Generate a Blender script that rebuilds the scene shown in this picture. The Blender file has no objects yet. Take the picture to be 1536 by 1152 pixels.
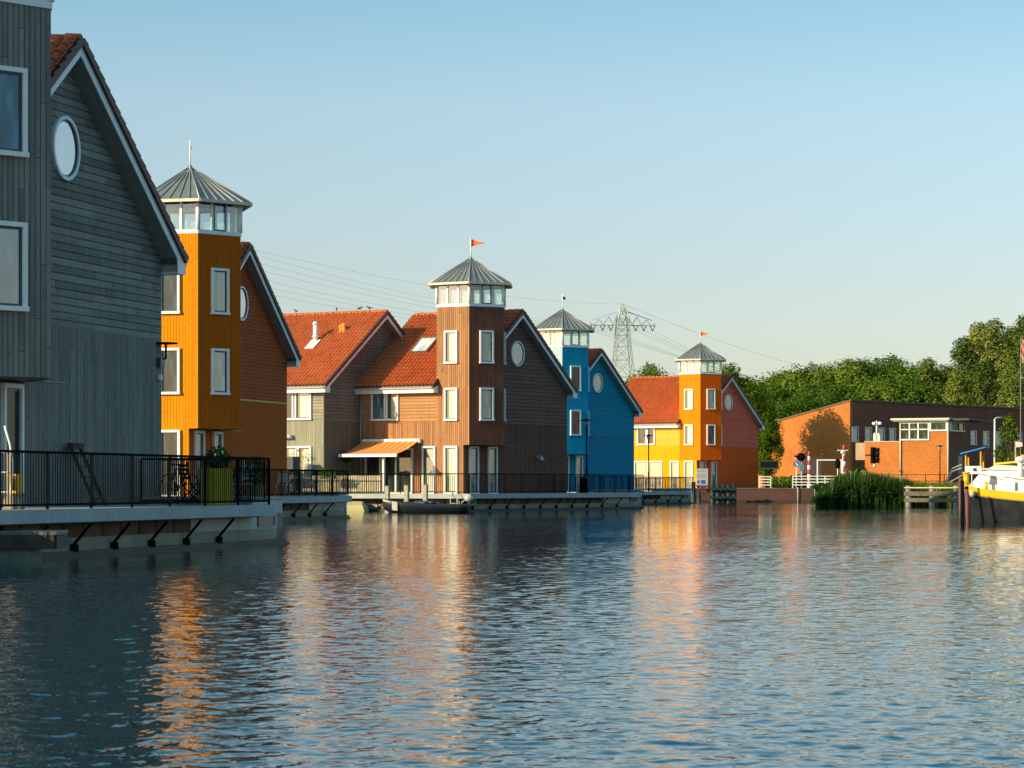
import bpy, math, random
from mathutils import Vector, Matrix, noise
R = math.radians
random.seed(7)
scene = bpy.context.scene
COL = scene.collection
F = 4000.0; HX = 768.0; HY = 728.0; EYE = 1.32

def at(x, y, D):
    """pixel + distance -> world point (used for laying the place out)"""
    return Vector(((x-HX)/F*D, D, EYE-(y-HY)/F*D))

# ------------------------------------------------------------ materials
MATS = {}
def newmat(name):
    m = bpy.data.materials.new(name); m.use_nodes = True
    nt = m.node_tree
    for n in list(nt.nodes): nt.nodes.remove(n)
    out = nt.nodes.new('ShaderNodeOutputMaterial')
    b = nt.nodes.new('ShaderNodeBsdfPrincipled')
    nt.links.new(b.outputs[0], out.inputs[0])
    MATS[name] = m
    return m, nt, b, out
def N(nt, typ, **kw):
    n = nt.nodes.new(typ)
    for k, v in kw.items():
        if k == 'ins':
            for i, val in v.items():
                n.inputs[i].default_value = val
        else: setattr(n, k, v)
    return n
def M_(nt, op, a, b=None, c=None):
    n = nt.nodes.new('ShaderNodeMath'); n.operation = op
    for i, v in enumerate((a, b, c)):
        if v is None: continue
        if isinstance(v, (int, float)): n.inputs[i].default_value = v
        else: nt.links.new(v, n.inputs[i])
    return n.outputs[0]
def ramp(nt, fac, stops):
    r = nt.nodes.new('ShaderNodeValToRGB')
    while len(r.color_ramp.elements) < len(stops): r.color_ramp.elements.new(0.5)
    for e, (p, c) in zip(r.color_ramp.elements, stops):
        e.position = p; e.color = (*c, 1) if len(c) == 3 else c
    nt.links.new(fac, r.inputs[0]); return r.outputs[0]
def mixc(nt, fac, a, b, mode='MIX'):
    n = nt.nodes.new('ShaderNodeMix'); n.data_type = 'RGBA'; n.blend_type = mode
    for sock, v in ((n.inputs[0], fac), (n.inputs[6], a), (n.inputs[7], b)):
        if isinstance(v, (int, float)): sock.default_value = v
        elif isinstance(v, (tuple, list)): sock.default_value = (*v, 1) if len(v) == 3 else v
        else: nt.links.new(v, sock)
    return n.outputs[2]
def bump(nt, b, h, strength=.5, dist=.02):
    n = nt.nodes.new('ShaderNodeBump'); n.inputs['Strength'].default_value = strength
    n.inputs['Distance'].default_value = dist
    nt.links.new(h, n.inputs['Height']); nt.links.new(n.outputs[0], b.inputs['Normal'])
def shade(c, k): return tuple(min(1, x*k) for x in c)

def plain(name, col, rough=.6, metal=0, var=.12, scale=4, spec=.5):
    if name in MATS: return MATS[name]
    m, nt, b, out = newmat(name)
    tc = N(nt, 'ShaderNodeTexCoord')
    ns = N(nt, 'ShaderNodeTexNoise', ins={'Scale': scale, 'Detail': 6.0})
    nt.links.new(tc.outputs['Object'], ns.inputs['Vector'])
    c = ramp(nt, ns.outputs[0], [(.3, shade(col, 1-var)), (.7, shade(col, 1+var))])
    nt.links.new(c, b.inputs['Base Color'])
    b.inputs['Roughness'].default_value = rough; b.inputs['Metallic'].default_value = metal
    b.inputs['Specular IOR Level'].default_value = spec
    return m

def clad(name, col, horiz=False, w=.12, var=.16, groove=.45, weather=.2, rough=.75):
    """painted or stained boards, laid out in metres by UV"""
    if name in MATS: return MATS[name]
    m, nt, b, out = newmat(name)
    uv = N(nt, 'ShaderNodeUVMap'); sp = N(nt, 'ShaderNodeSeparateXYZ')
    nt.links.new(uv.outputs[0], sp.inputs[0])
    a, o = (sp.outputs[1], sp.outputs[0]) if horiz else (sp.outputs[0], sp.outputs[1])
    q = M_(nt, 'DIVIDE', a, w); idx = M_(nt, 'FLOOR', q); fr = M_(nt, 'FRACT', q)
    wn = N(nt, 'ShaderNodeTexWhiteNoise', noise_dimensions='1D'); nt.links.new(idx, wn.inputs['W'])
    # board joints staggered along the run
    q2 = M_(nt, 'ADD', M_(nt, 'DIVIDE', o, 3.1), M_(nt, 'MULTIPLY', wn.outputs[0], 7.3))
    i2 = M_(nt, 'FLOOR', q2); f2 = M_(nt, 'FRACT', q2)
    cm = N(nt, 'ShaderNodeCombineXYZ'); nt.links.new(idx, cm.inputs[0]); nt.links.new(i2, cm.inputs[1])
    wn2 = N(nt, 'ShaderNodeTexWhiteNoise', noise_dimensions='2D'); nt.links.new(cm.outputs[0], wn2.inputs['Vector'])
    # grain
    cg = N(nt, 'ShaderNodeCombineXYZ')
    nt.links.new(M_(nt, 'MULTIPLY', a, 26.0), cg.inputs[0]); nt.links.new(M_(nt, 'MULTIPLY', o, 1.6), cg.inputs[1])
    nt.links.new(M_(nt, 'MULTIPLY', wn2.outputs[0], 40.0), cg.inputs[2])
    gr = N(nt, 'ShaderNodeTexNoise', ins={'Scale': 1.0, 'Detail': 5.0, 'Roughness': .65}); nt.links.new(cg.outputs[0], gr.inputs['Vector'])
    cw = N(nt, 'ShaderNodeCombineXYZ')
    nt.links.new(M_(nt, 'MULTIPLY', sp.outputs[0], .9), cw.inputs[0]); nt.links.new(M_(nt, 'MULTIPLY', sp.outputs[1], .35), cw.inputs[1])
    we = N(nt, 'ShaderNodeTexNoise', ins={'Scale': 1.0, 'Detail': 7.0, 'Roughness': .7}); nt.links.new(cw.outputs[0], we.inputs['Vector'])
    # knots: sparse dark spots
    ck = N(nt, 'ShaderNodeCombineXYZ')
    nt.links.new(M_(nt, 'MULTIPLY', a, 7.0), ck.inputs[0]); nt.links.new(M_(nt, 'MULTIPLY', o, 2.2), ck.inputs[1])
    kn = N(nt, 'ShaderNodeTexNoise', ins={'Scale': 1.6, 'Detail': 1.0}); nt.links.new(ck.outputs[0], kn.inputs['Vector'])
    kf = ramp(nt, kn.outputs[0], [(.0, (1, 1, 1)), (.68, (1, 1, 1)), (.76, (.72, .72, .72))])
    v = M_(nt, 'ADD', M_(nt, 'MULTIPLY', M_(nt, 'SUBTRACT', wn2.outputs[0], .5), var*1.6),
           M_(nt, 'ADD', M_(nt, 'MULTIPLY', M_(nt, 'SUBTRACT', gr.outputs[0], .5), var*2.4),
              M_(nt, 'MULTIPLY', M_(nt, 'SUBTRACT', we.outputs[0], .5), weather*3)))
    cs = N(nt, 'ShaderNodeCombineXYZ')
    nt.links.new(M_(nt, 'MULTIPLY', sp.outputs[0], 5.5), cs.inputs[0]); nt.links.new(M_(nt, 'MULTIPLY', sp.outputs[1], .28), cs.inputs[1])
    st_ = N(nt, 'ShaderNodeTexNoise', ins={'Scale': 1.0, 'Detail': 6.0, 'Roughness': .65}); nt.links.new(cs.outputs[0], st_.inputs['Vector'])
    v = M_(nt, 'ADD', v, M_(nt, 'MULTIPLY', M_(nt, 'SUBTRACT', st_.outputs[0], .5), weather*3.2))
    v = M_(nt, 'ADD', v, 1.0)
    g1 = M_(nt, 'LESS_THAN', fr, .17); g2 = M_(nt, 'LESS_THAN', f2, .006)
    g = M_(nt, 'MAXIMUM', g1, M_(nt, 'MULTIPLY', g2, .8))
    v = M_(nt, 'MULTIPLY', v, M_(nt, 'SUBTRACT', 1.0, M_(nt, 'MULTIPLY', g, groove)))
    hs = N(nt, 'ShaderNodeVectorMath', operation='SCALE'); hs.inputs[0].default_value = col
    nt.links.new(v, hs.inputs['Scale'])
    c = mixc(nt, 1.0, hs.outputs[0], kf, 'MULTIPLY')
    nt.links.new(c, b.inputs['Base Color']); b.inputs['Roughness'].default_value = rough
    b.inputs['Specular IOR Level'].default_value = .12
    h = M_(nt, 'SUBTRACT', M_(nt, 'MULTIPLY', gr.outputs[0], .25), g)
    bump(nt, b, h, .8, .012)
    return m

def pane_mat(name, col, refl=.35, curtain=False, stripes=11.0, rough=.03, mode=None):
    """double glazing over curtain or room, with painted reveal shade or sky tone"""
    if name in MATS: return MATS[name]
    m, nt, b, out = newmat(name)
    uv = N(nt, 'ShaderNodeUVMap'); sp = N(nt, 'ShaderNodeSeparateXYZ'); nt.links.new(uv.outputs[0], sp.inputs[0])
    if curtain:
        wv = M_(nt, 'SINE', M_(nt, 'ADD', M_(nt, 'MULTIPLY', sp.outputs[0], stripes*6.283), M_(nt, 'MULTIPLY', sp.outputs[1], .8)))
        f = M_(nt, 'ADD', M_(nt, 'MULTIPLY', wv, .18), .5)
        c = ramp(nt, f, [(.25, shade(col, .62)), (.75, shade(col, 1.08))])
    else:
        cv = N(nt, 'ShaderNodeCombineXYZ'); nt.links.new(M_(nt, 'MULTIPLY', sp.outputs[0], 3.4), cv.inputs[0]); nt.links.new(M_(nt, 'MULTIPLY', sp.outputs[1], .7), cv.inputs[1])
        ns = N(nt, 'ShaderNodeTexNoise', ins={'Scale': 1.0, 'Detail': 3.0}); nt.links.new(cv.outputs[0], ns.inputs['Vector'])
        c = ramp(nt, ns.outputs[0], [(.38, shade(col, .6)), (.50, shade(col, .9)), (.58, shade(col, 1.6))])
    if curtain:   # left strip beside the curtain painted olive as shade of the reveal
        reveal_shade = ramp(nt, M_(nt, 'FRACT', M_(nt, 'DIVIDE', sp.outputs[0], 1.0)), [(.0, (0, 0, 0)), (.135, (0, 0, 0)), (.165, (1, 1, 1))])
        c = mixc(nt, reveal_shade, (.10, .11, .045), c)
    if mode == 'teal':   # two dim squares of the room above a light sill
        side = M_(nt, 'GREATER_THAN', M_(nt, 'ABSOLUTE', M_(nt, 'SUBTRACT', sp.outputs[0], .25)), .06); up = M_(nt, 'GREATER_THAN', sp.outputs[1], .62)
        c = mixc(nt, M_(nt, 'MULTIPLY', M_(nt, 'MULTIPLY', side, up), .6), c, (.02, .07, .09))
    nt.links.new(c, b.inputs['Base Color']); b.inputs['Roughness'].default_value = .5
    b.inputs['Specular IOR Level'].default_value = 0
    gl = N(nt, 'ShaderNodeBsdfGlossy', ins={'Roughness': rough}); gl.inputs['Color'].default_value = (.95, .97, 1, 1)
    ns2 = N(nt, 'ShaderNodeTexNoise', ins={'Scale': .9, 'Detail': 1.0}); nt.links.new(uv.outputs[0], ns2.inputs['Vector'])
    bp = N(nt, 'ShaderNodeBump', ins={'Strength': .25, 'Distance': .01}); nt.links.new(ns2.outputs[0], bp.inputs['Height'])
    nt.links.new(bp.outputs[0], gl.inputs['Normal'])
    mx = N(nt, 'ShaderNodeMixShader'); mx.inputs[0].default_value = refl
    nt.links.new(b.outputs[0], mx.inputs[1]); nt.links.new(gl.outputs[0], mx.inputs[2]); nt.links.new(mx.outputs[0], out.inputs[0])
    return m
def clear_glass(name='clear_glass', t=.88, tint=(.86, .93, .93)):
    if name in MATS: return MATS[name]
    m, nt, b, out = newmat(name); nt.nodes.remove(b)
    tr = N(nt, 'ShaderNodeBsdfTransparent'); tr.inputs[0].default_value = (*tint, 1)
    gl = N(nt, 'ShaderNodeBsdfGlossy', ins={'Roughness': .02})
    mx = N(nt, 'ShaderNodeMixShader'); mx.inputs[0].default_value = 1-t
    nt.links.new(tr.outputs[0], mx.inputs[1]); nt.links.new(gl.outputs[0], mx.inputs[2]); nt.links.new(mx.outputs[0], out.inputs[0])
    return m

def tile_mat(name, col):
    m, nt, b, out = newmat(name)
    uv = N(nt, 'ShaderNodeUVMap'); sp = N(nt, 'ShaderNodeSeparateXYZ'); nt.links.new(uv.outputs[0], sp.inputs[0])
    cm = N(nt, 'ShaderNodeCombineXYZ')
    nt.links.new(M_(nt, 'FLOOR', M_(nt, 'DIVIDE', sp.outputs[0], .24)), cm.inputs[0])
    nt.links.new(M_(nt, 'FLOOR', M_(nt, 'DIVIDE', sp.outputs[1], .34)), cm.inputs[1])
    wn = N(nt, 'ShaderNodeTexWhiteNoise', noise_dimensions='2D'); nt.links.new(cm.outputs[0], wn.inputs['Vector'])
    ns = N(nt, 'ShaderNodeTexNoise', ins={'Scale': .55, 'Detail': 8.0, 'Roughness': .75}); nt.links.new(uv.outputs[0], ns.inputs['Vector'])
    ns3 = N(nt, 'ShaderNodeTexNoise', ins={'Scale': 14.0, 'Detail': 3.0}); nt.links.new(uv.outputs[0], ns3.inputs['Vector'])
    v = M_(nt, 'ADD', M_(nt, 'ADD', M_(nt, 'MULTIPLY', wn.outputs[0], .18), .08), M_(nt, 'ADD', M_(nt, 'ADD', M_(nt, 'MULTIPLY', ns.outputs[0], .26), .12), M_(nt, 'MULTIPLY', ns3.outputs[0], .16)))
    c = ramp(nt, v, [(.2, shade(col, .5)), (.48, col), (.8, tuple(min(1, x*1.25+.02) for x in col))])
    nt.links.new(c, b.inputs['Base Color']); b.inputs['Roughness'].default_value = .55
    b.inputs['Specular IOR Level'].default_value = .3
    return m

def brick_mat(name, col, mortar=(.42, .3, .2), scale=1.0):
    if name in MATS: return MATS[name]
    m, nt, b, out = newmat(name)
    uv = N(nt, 'ShaderNodeUVMap')
    br = N(nt, 'ShaderNodeTexBrick', ins={'Scale': 4.3*scale, 'Mortar Size': .014, 'Brick Width': .9, 'Row Height': .28, 'Mortar Smooth': .2})
    br.inputs['Color1'].default_value = (*shade(col, .85), 1); br.inputs['Color2'].default_value = (*shade(col, 1.15), 1)
    br.inputs['Mortar'].default_value = (*mortar, 1)
    nt.links.new(uv.outputs[0], br.inputs['Vector'])
    ns = N(nt, 'ShaderNodeTexNoise', ins={'Scale': .35, 'Detail': 9.0, 'Roughness': .7}); nt.links.new(uv.outputs[0], ns.inputs['Vector'])
    f = ramp(nt, ns.outputs[0], [(.3, (.72, .72, .72)), (.7, (1.0, 1.0, 1.0))])
    nt.links.new(mixc(nt, 1.0, br.outputs[0], f, 'MULTIPLY'), b.inputs['Base Color'])
    b.inputs['Roughness'].default_value = .85; b.inputs['Specular IOR Level'].default_value = .2
    bump(nt, b, br.outputs[1], -.4, .01)
    return m
def concrete_mat(name, col, stain=(.10, .09, .05), amt=.75):
    if name in MATS: return MATS[name]
    m, nt, b, out = newmat(name)
    uv = N(nt, 'ShaderNodeUVMap'); sp = N(nt, 'ShaderNodeSeparateXYZ'); nt.links.new(uv.outputs[0], sp.inputs[0])
    cm = N(nt, 'ShaderNodeCombineXYZ'); nt.links.new(M_(nt, 'MULTIPLY', sp.outputs[0], 3.5), cm.inputs[0]); nt.links.new(M_(nt, 'MULTIPLY', sp.outputs[1], .5), cm.inputs[1])
    n1 = N(nt, 'ShaderNodeTexNoise', ins={'Scale': 1.0, 'Detail': 8.0, 'Roughness': .75}); nt.links.new(cm.outputs[0], n1.inputs['Vector'])
    n2 = N(nt, 'ShaderNodeTexNoise', ins={'Scale': .8, 'Detail': 8.0, 'Roughness': .7}); nt.links.new(uv.outputs[0], n2.inputs['Vector'])
    tc = N(nt, 'ShaderNodeNewGeometry'); s2 = N(nt, 'ShaderNodeSeparateXYZ'); nt.links.new(tc.outputs['Position'], s2.inputs[0])
    low = M_(nt, 'SUBTRACT', 1.0, M_(nt, 'DIVIDE', s2.outputs[2], .28)); low.node.use_clamp = True   # algae line above the water
    f = M_(nt, 'ADD', M_(nt, 'MULTIPLY', M_(nt, 'SUBTRACT', n1.outputs[0], .50), 2.2), M_(nt, 'MULTIPLY', low, .5)); f.node.use_clamp = True
    f = M_(nt, 'MULTIPLY', f, amt)
    base = ramp(nt, n2.outputs[0], [(.3, shade(col, .8)), (.7, shade(col, 1.1))])
    nt.links.new(mixc(nt, f, base, stain), b.inputs['Base Color'])
    b.inputs['Roughness'].default_value = .85; b.inputs['Specular IOR Level'].default_value = .25
    return m
def leaf_mat(name, c1, c2, c3):
    m, nt, b, out = newmat(name); nt.nodes.remove(b)
    tc = N(nt, 'ShaderNodeTexCoord')
    n1 = N(nt, 'ShaderNodeTexNoise', ins={'Scale': .55, 'Detail': 3.0}); nt.links.new(tc.outputs['Object'], n1.inputs['Vector'])
    g = N(nt, 'ShaderNodeNewGeometry')
    v = M_(nt, 'ADD', M_(nt, 'MULTIPLY', n1.outputs[0], .7), M_(nt, 'MULTIPLY', g.outputs['Random Per Island'], .4))
    oi = N(nt, 'ShaderNodeObjectInfo'); v = M_(nt, 'ADD', v, M_(nt, 'MULTIPLY', M_(nt, 'SUBTRACT', oi.outputs['Random'], .5), .42))
    c = ramp(nt, v, [(.3, c1), (.52, c2), (.78, c3)])
    d = N(nt, 'ShaderNodeBsdfDiffuse'); t = N(nt, 'ShaderNodeBsdfTranslucent')
    nt.links.new(c, d.inputs[0]); nt.links.new(c, t.inputs[0])
    mx = N(nt, 'ShaderNodeMixShader'); mx.inputs[0].default_value = .3
    nt.links.new(d.outputs[0], mx.inputs[1]); nt.links.new(t.outputs[0], mx.inputs[2]); nt.links.new(mx.outputs[0], out.inputs[0])
    return m

# ------------------------------------------------------------ mesh builder
class MB:
    def __init__(s): s.v = []; s.f = []; s.uv = []; s.smooth = []
    def face(s, pts, uv=None, sm=False):
        b = len(s.v); s.v += [tuple(p) for p in pts]; s.f.append(tuple(range(b, b+len(pts))))
        s.uv.append(uv); s.smooth.append(sm)
    def box(s, x0, x1, y0, y1, z0, z1, M=None):
        P = [Vector(p) for p in ((x0,y0,z0),(x1,y0,z0),(x1,y1,z0),(x0,y1,z0),(x0,y0,z1),(x1,y0,z1),(x1,y1,z1),(x0,y1,z1))]
        if M: P = [M @ p for p in P]
        for q in ((3,2,1,0),(4,5,6,7),(0,1,5,4),(1,2,6,5),(2,3,7,6),(3,0,4,7)): s.face([P[i] for i in q])
        return s
    def prism(s, poly, z0, z1, cap=True):
        """horizontal polygon (counter-clockwise) pulled up"""
        n = len(poly)
        for i in range(n):
            a, b = poly[i], poly[(i+1) % n]
            s.face([(a[0],a[1],z0),(b[0],b[1],z0),(b[0],b[1],z1),(a[0],a[1],z1)])
        if cap:
            s.face([(p[0],p[1],z1) for p in poly]); s.face([(p[0],p[1],z0) for p in reversed(poly)])
        return s
    def slab(s, poly, off):
        """any planar polygon thickened by the vector off"""
        off = Vector(off); A = [Vector(p) for p in poly]; B = [p+off for p in A]; n = len(A)
        nrm = (A[1]-A[0]).cross(A[2]-A[1])
        if nrm.dot(off) > 0: A, B = A[::-1], B[::-1]
        s.face(A); s.face(B[::-1])
        for i in range(n): j = (i+1) % n; s.face([A[j], A[i], B[i], B[j]])
        return s
    def bar(s, a, b, w, h=None, up=(0, 0, 1)):
        a, b = Vector(a), Vector(b); h = h or w; d = (b-a)
        if d.length < 1e-6: return s
        d.normalize(); u = Vector(up)
        if abs(d.dot(u)) > .98: u = Vector((0, 1, 0))
        x = d.cross(u).normalized()*w/2; y = x.cross(d).normalized()*h/2
        P = [a-x-y, a+x-y, a+x+y, a-x+y, b-x-y, b+x-y, b+x+y, b-x+y]
        for q in ((0,1,2,3),(7,6,5,4),(1,0,4,5),(2,1,5,6),(3,2,6,7),(0,3,7,4)): s.face([P[i] for i in q])
        return s
    def tube(s, pts, rad, n=8, caps=True):
        pts = [Vector(p) for p in pts]
        if not isinstance(rad, (list, tuple)): rad = [rad]*len(pts)
        rings = []
        for i, p in enumerate(pts):
            d = (pts[min(i+1, len(pts)-1)]-pts[max(i-1, 0)]).normalized()
            u = Vector((0, 0, 1)) if abs(d.z) < .9 else Vector((1, 0, 0))
            x = d.cross(u).normalized(); y = x.cross(d).normalized()
            rings.append([p+(x*math.cos(2*math.pi*k/n)+y*math.sin(2*math.pi*k/n))*rad[i] for k in range(n)])
        for i in range(len(rings)-1):
            for k in range(n):
                j = (k+1) % n; s.face([rings[i][j], rings[i][k], rings[i+1][k], rings[i+1][j]], sm=True)
        if caps: s.face(rings[0]); s.face(rings[-1][::-1])
        return s
    def cyl(s, c, r, z0, z1, n=12, r2=None):
        return s.tube([(c[0], c[1], z0), (c[0], c[1], z1)], [r, r if r2 is None else r2], n)
    def ball(s, c, r, n=10, m=6, sq=(1, 1, 1)):
        c = Vector(c); g = lambda i, j: c+Vector((math.sin(math.pi*i/m)*math.cos(2*math.pi*j/n)*r*sq[0], math.sin(math.pi*i/m)*math.sin(2*math.pi*j/n)*r*sq[1], math.cos(math.pi*i/m)*r*sq[2]))
        for i in range(m):
            for j in range(n): s.face([g(i, j), g(i+1, j), g(i+1, j+1), g(i, j+1)], sm=True)
        return s
    def build(s, name, mat, parent=None, loc=None, rz=0, **tags):
        me = bpy.data.meshes.new(name); me.from_pydata(s.v, [], s.f)
        uvl = me.uv_layers.new(name='UVMap'); data = uvl.data
        k = 0
        for fi, f in enumerate(s.f):
            uv = s.uv[fi]
            if uv is None:
                P = [Vector(s.v[i]) for i in f]
                nrm = Vector((0, 0, 0))
                for i in range(1, len(P)-1): nrm += (P[i]-P[0]).cross(P[i+1]-P[0])
                nrm = nrm.normalized() if nrm.length > 1e-12 else Vector((0, 0, 1))
                if abs(nrm.z) > .98: uv = [(p.x, p.y) for p in P]
                else:
                    t = Vector((0, 0, 1)).cross(nrm).normalized(); w = nrm.cross(t)
                    uv = [(p.dot(t), p.dot(w)) for p in P]
            for i in range(len(f)): data[k].uv = uv[i]; k += 1
        if any(s.smooth): me.polygons.foreach_set('use_smooth', s.smooth)
        me.materials.append(mat)
        o = bpy.data.objects.new(name, me); COL.objects.link(o)
        if parent: o.parent = parent
        if loc is not None: o.location = loc
        o.rotation_euler.z = rz
        if any(s.smooth) and not all(s.smooth) or True:
            bmw(me)
        for k_, v_ in tags.items(): o[k_] = v_
        return o
import bmesh
def bmw(me):
    bm = bmesh.new(); bm.from_mesh(me)
    if len(bm.verts) < 60000 and any(f.smooth for f in bm.faces): bmesh.ops.remove_doubles(bm, verts=bm.verts, dist=1e-5)
    bm.to_mesh(me); bm.free()

def tag(o, label, cat, group=None, kind=None):
    o['label'] = label; o['category'] = cat
    if group: o['group'] = group
    if kind: o['kind'] = kind
    return o
def thing(name, label, cat, loc=(0, 0, 0), rz=0, group=None):
    o = bpy.data.objects.new(name, None); COL.objects.link(o); o.empty_display_size = .3
    o.location = loc; o.rotation_euler.z = rz
    return tag(o, label, cat, group)
def struct(o): o['kind'] = 'structure'; return o
def copy_tree(o, parent=None):
    c = o.copy(); COL.objects.link(c)
    if parent: c.parent = parent
    for ch in [x for x in COL.objects if x.parent == o]: copy_tree(ch, c)
    return c

WHITE = plain('white_paint', (.84, .83, .79), .45, var=.06, scale=3)
TRIMGREY = plain('soffit_grey_paint', (.30, .31, .32), .6, var=.1)
SASH = plain('dark_sash_paint', (.05, .065, .075), .4, var=.1)
BLACK = plain('black_steel', (.006, .007, .009), .9, var=.2, spec=.05)
ZINC = plain('zinc_sheet', (.24, .26, .24), .5, .45, var=.22, scale=1.6)
ZINCSEAM = plain('zinc_seam', (.36, .37, .36), .45, .5, var=.1)
STEEL = plain('galvanised_steel', (.42, .45, .46), .5, .4, var=.15)
GUTTER = plain('gutter_cream', (.6, .56, .46), .5, var=.1)
SOFFITW = plain('soffit_timber', (.38, .22, .14), .7, var=.15)
TILE = tile_mat('clay_pantile', (.50, .118, .030))
TILEDARK = plain('verge_tile', (.13, .042, .03), .6, var=.3, scale=9)  # clay tile colour painted darker to hold the shade on the verge
GRAVEL = plain('deck_timber', (.26, .24, .2), .8, var=.25, scale=3)
CONC = concrete_mat('quay_concrete', (.58, .57, .50), amt=.6); CONCW = concrete_mat('weathered_quay_concrete', (.36, .33, .22), amt=.8)
CONCB = concrete_mat('quay_beam_concrete', (.42, .44, .43), amt=.35)
DARKTIMB = plain('wet_dark_timber', (.035, .03, .022), .6, var=.5, scale=5)
TIMB = plain('weathered_timber', (.28, .24, .18), .8, var=.3, scale=6)
UNDER = clad('underdeck_boards', (.16, .10, .06), w=.9, var=.3, groove=.5)
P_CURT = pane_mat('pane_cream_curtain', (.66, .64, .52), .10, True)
P_DARK = pane_mat('pane_dark_room', (.035, .045, .04), .06)
P_TEAL = pane_mat('pane_dim_blind', (.12, .25, .23), .20, mode='teal')
P_SKY = pane_mat('pane_sky_mirror', (.05, .10, .11), .20)
P_ROUND = pane_mat('pane_round_mirror', (.12, .18, .18), .45)
P_DEEP = pane_mat('pane_painted_sky', (.004, .13, .19), .06)  # blue base colour paints the sky's reflection into the glass
P_BLUR = pane_mat('pane_net_curtain', (.30, .29, .22), .18, True, 5.0)
CLEAR = clear_glass()

# ------------------------------------------------------------ openings
def opening(parent, o, t, z0, w, h, pane, name='window', bar=.09, vbars=(), sash=True, panes=None, label=None, hbars=()):
    """frame standing on the wall plane at o (2D), t = wall direction seen from outside left->right"""
    t = Vector((t[0], t[1], 0)).normalized(); n = Vector((t.y, -t.x, 0)); o = Vector((o[0], o[1], 0))
    B = Matrix(((t.x, n.x, 0, o.x), (t.y, n.y, 0, o.y), (0, 0, 1, z0), (0, 0, 0, 1)))
    m = MB(); hw = w/2; d = .095
    m.box(-hw, hw, .0, d, h-bar, h, B); m.box(-hw-.02, hw+.02, .0, d+.03, -.02, bar*.8, B)
    m.box(-hw, -hw+bar, .0, d, bar*.8, h-bar, B); m.box(hw-bar, hw, .0, d, bar*.8, h-bar, B)
    xs = [-hw+bar]+list(vbars)+[hw-bar]
    for x in vbars: m.box(x-bar*.5, x+bar*.5, 0, d-.004, bar*.8, h-bar, B)
    for z in hbars: m.box(-hw+bar, hw-bar, 0, d-.008, z-bar*.4, z+bar*.4, B)
    f = m.build(name, WHITE, parent)
    if label: f['label'] = label
    for i in range(len(xs)-1):
        a = xs[i]+(bar*.5 if i else 0); b = xs[i+1]-(bar*.5 if i < len(xs)-2 else 0)
        pm = panes[i] if panes else pane
        s_ = .05 if sash else .0
        if sash:
            k = MB()
            k.box(a, b, .0, .036, h-bar-s_, h-bar, B); k.box(a, b, 0, .036, bar*.8, bar*.8+s_, B)
            k.box(a, a+s_, 0, .036, bar*.8+s_, h-bar-s_, B); k.box(b-s_, b, 0, .036, bar*.8+s_, h-bar-s_, B)
            k.build('sash', SASH, f)
        g = MB(); q = [B @ Vector(p) for p in ((a+s_, .012, bar*.8+s_), (b-s_, .012, bar*.8+s_), (b-s_, .012, h-bar-s_), (a+s_, .012, h-bar-s_))]
        g.face(q, [(0, 0), (b-a-2*s_, 0), (b-a-2*s_, h), (0, h)]); g.build('pane', pm, f)
    return f
def round_window(parent, o, t, z, r, pane):
    t = Vector((t[0], t[1], 0)).normalized(); n = Vector((t.y, -t.x, 0)); o = Vector((o[0], o[1], z))
    K = 40; m = MB()
    def P(a, rr, d): return o+t*math.cos(a)*rr+Vector((0, 0, 1))*math.sin(a)*rr+n*d
    for k in range(K):
        a, b = 2*math.pi*k/K, 2*math.pi*(k+1)/K
        m.face([P(a, r, .07), P(b, r, .07), P(b, r-.075, .07), P(a, r-.075, .07)][::-1])
        m.face([P(a, r, 0), P(b, r, 0), P(b, r, .07), P(a, r, .07)][::-1])
        m.face([P(b, r-.075, 0), P(a, r-.075, 0), P(a, r-.075, .07), P(b, r-.075, .07)][::-1])
    f = m.build('round_window', WHITE, parent)
    g = MB(); g.face([P(2*math.pi*k/K, r-.115, .02) for k in range(K)]); g.build('pane', pane, f)
    s_ = MB()
    for k in range(K):
        a, b = 2*math.pi*k/K, 2*math.pi*(k+1)/K
        s_.face([P(a, r-.076, .035), P(b, r-.076, .035), P(b, r-.115, .035), P(a, r-.115, .035)][::-1])
        s_.face([P(a, r-.115, .035), P(b, r-.115, .035), P(b, r-.115, .02), P(a, r-.115, .02)][::-1])
    s_.build('sash', SASH, f)
    return f

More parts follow.
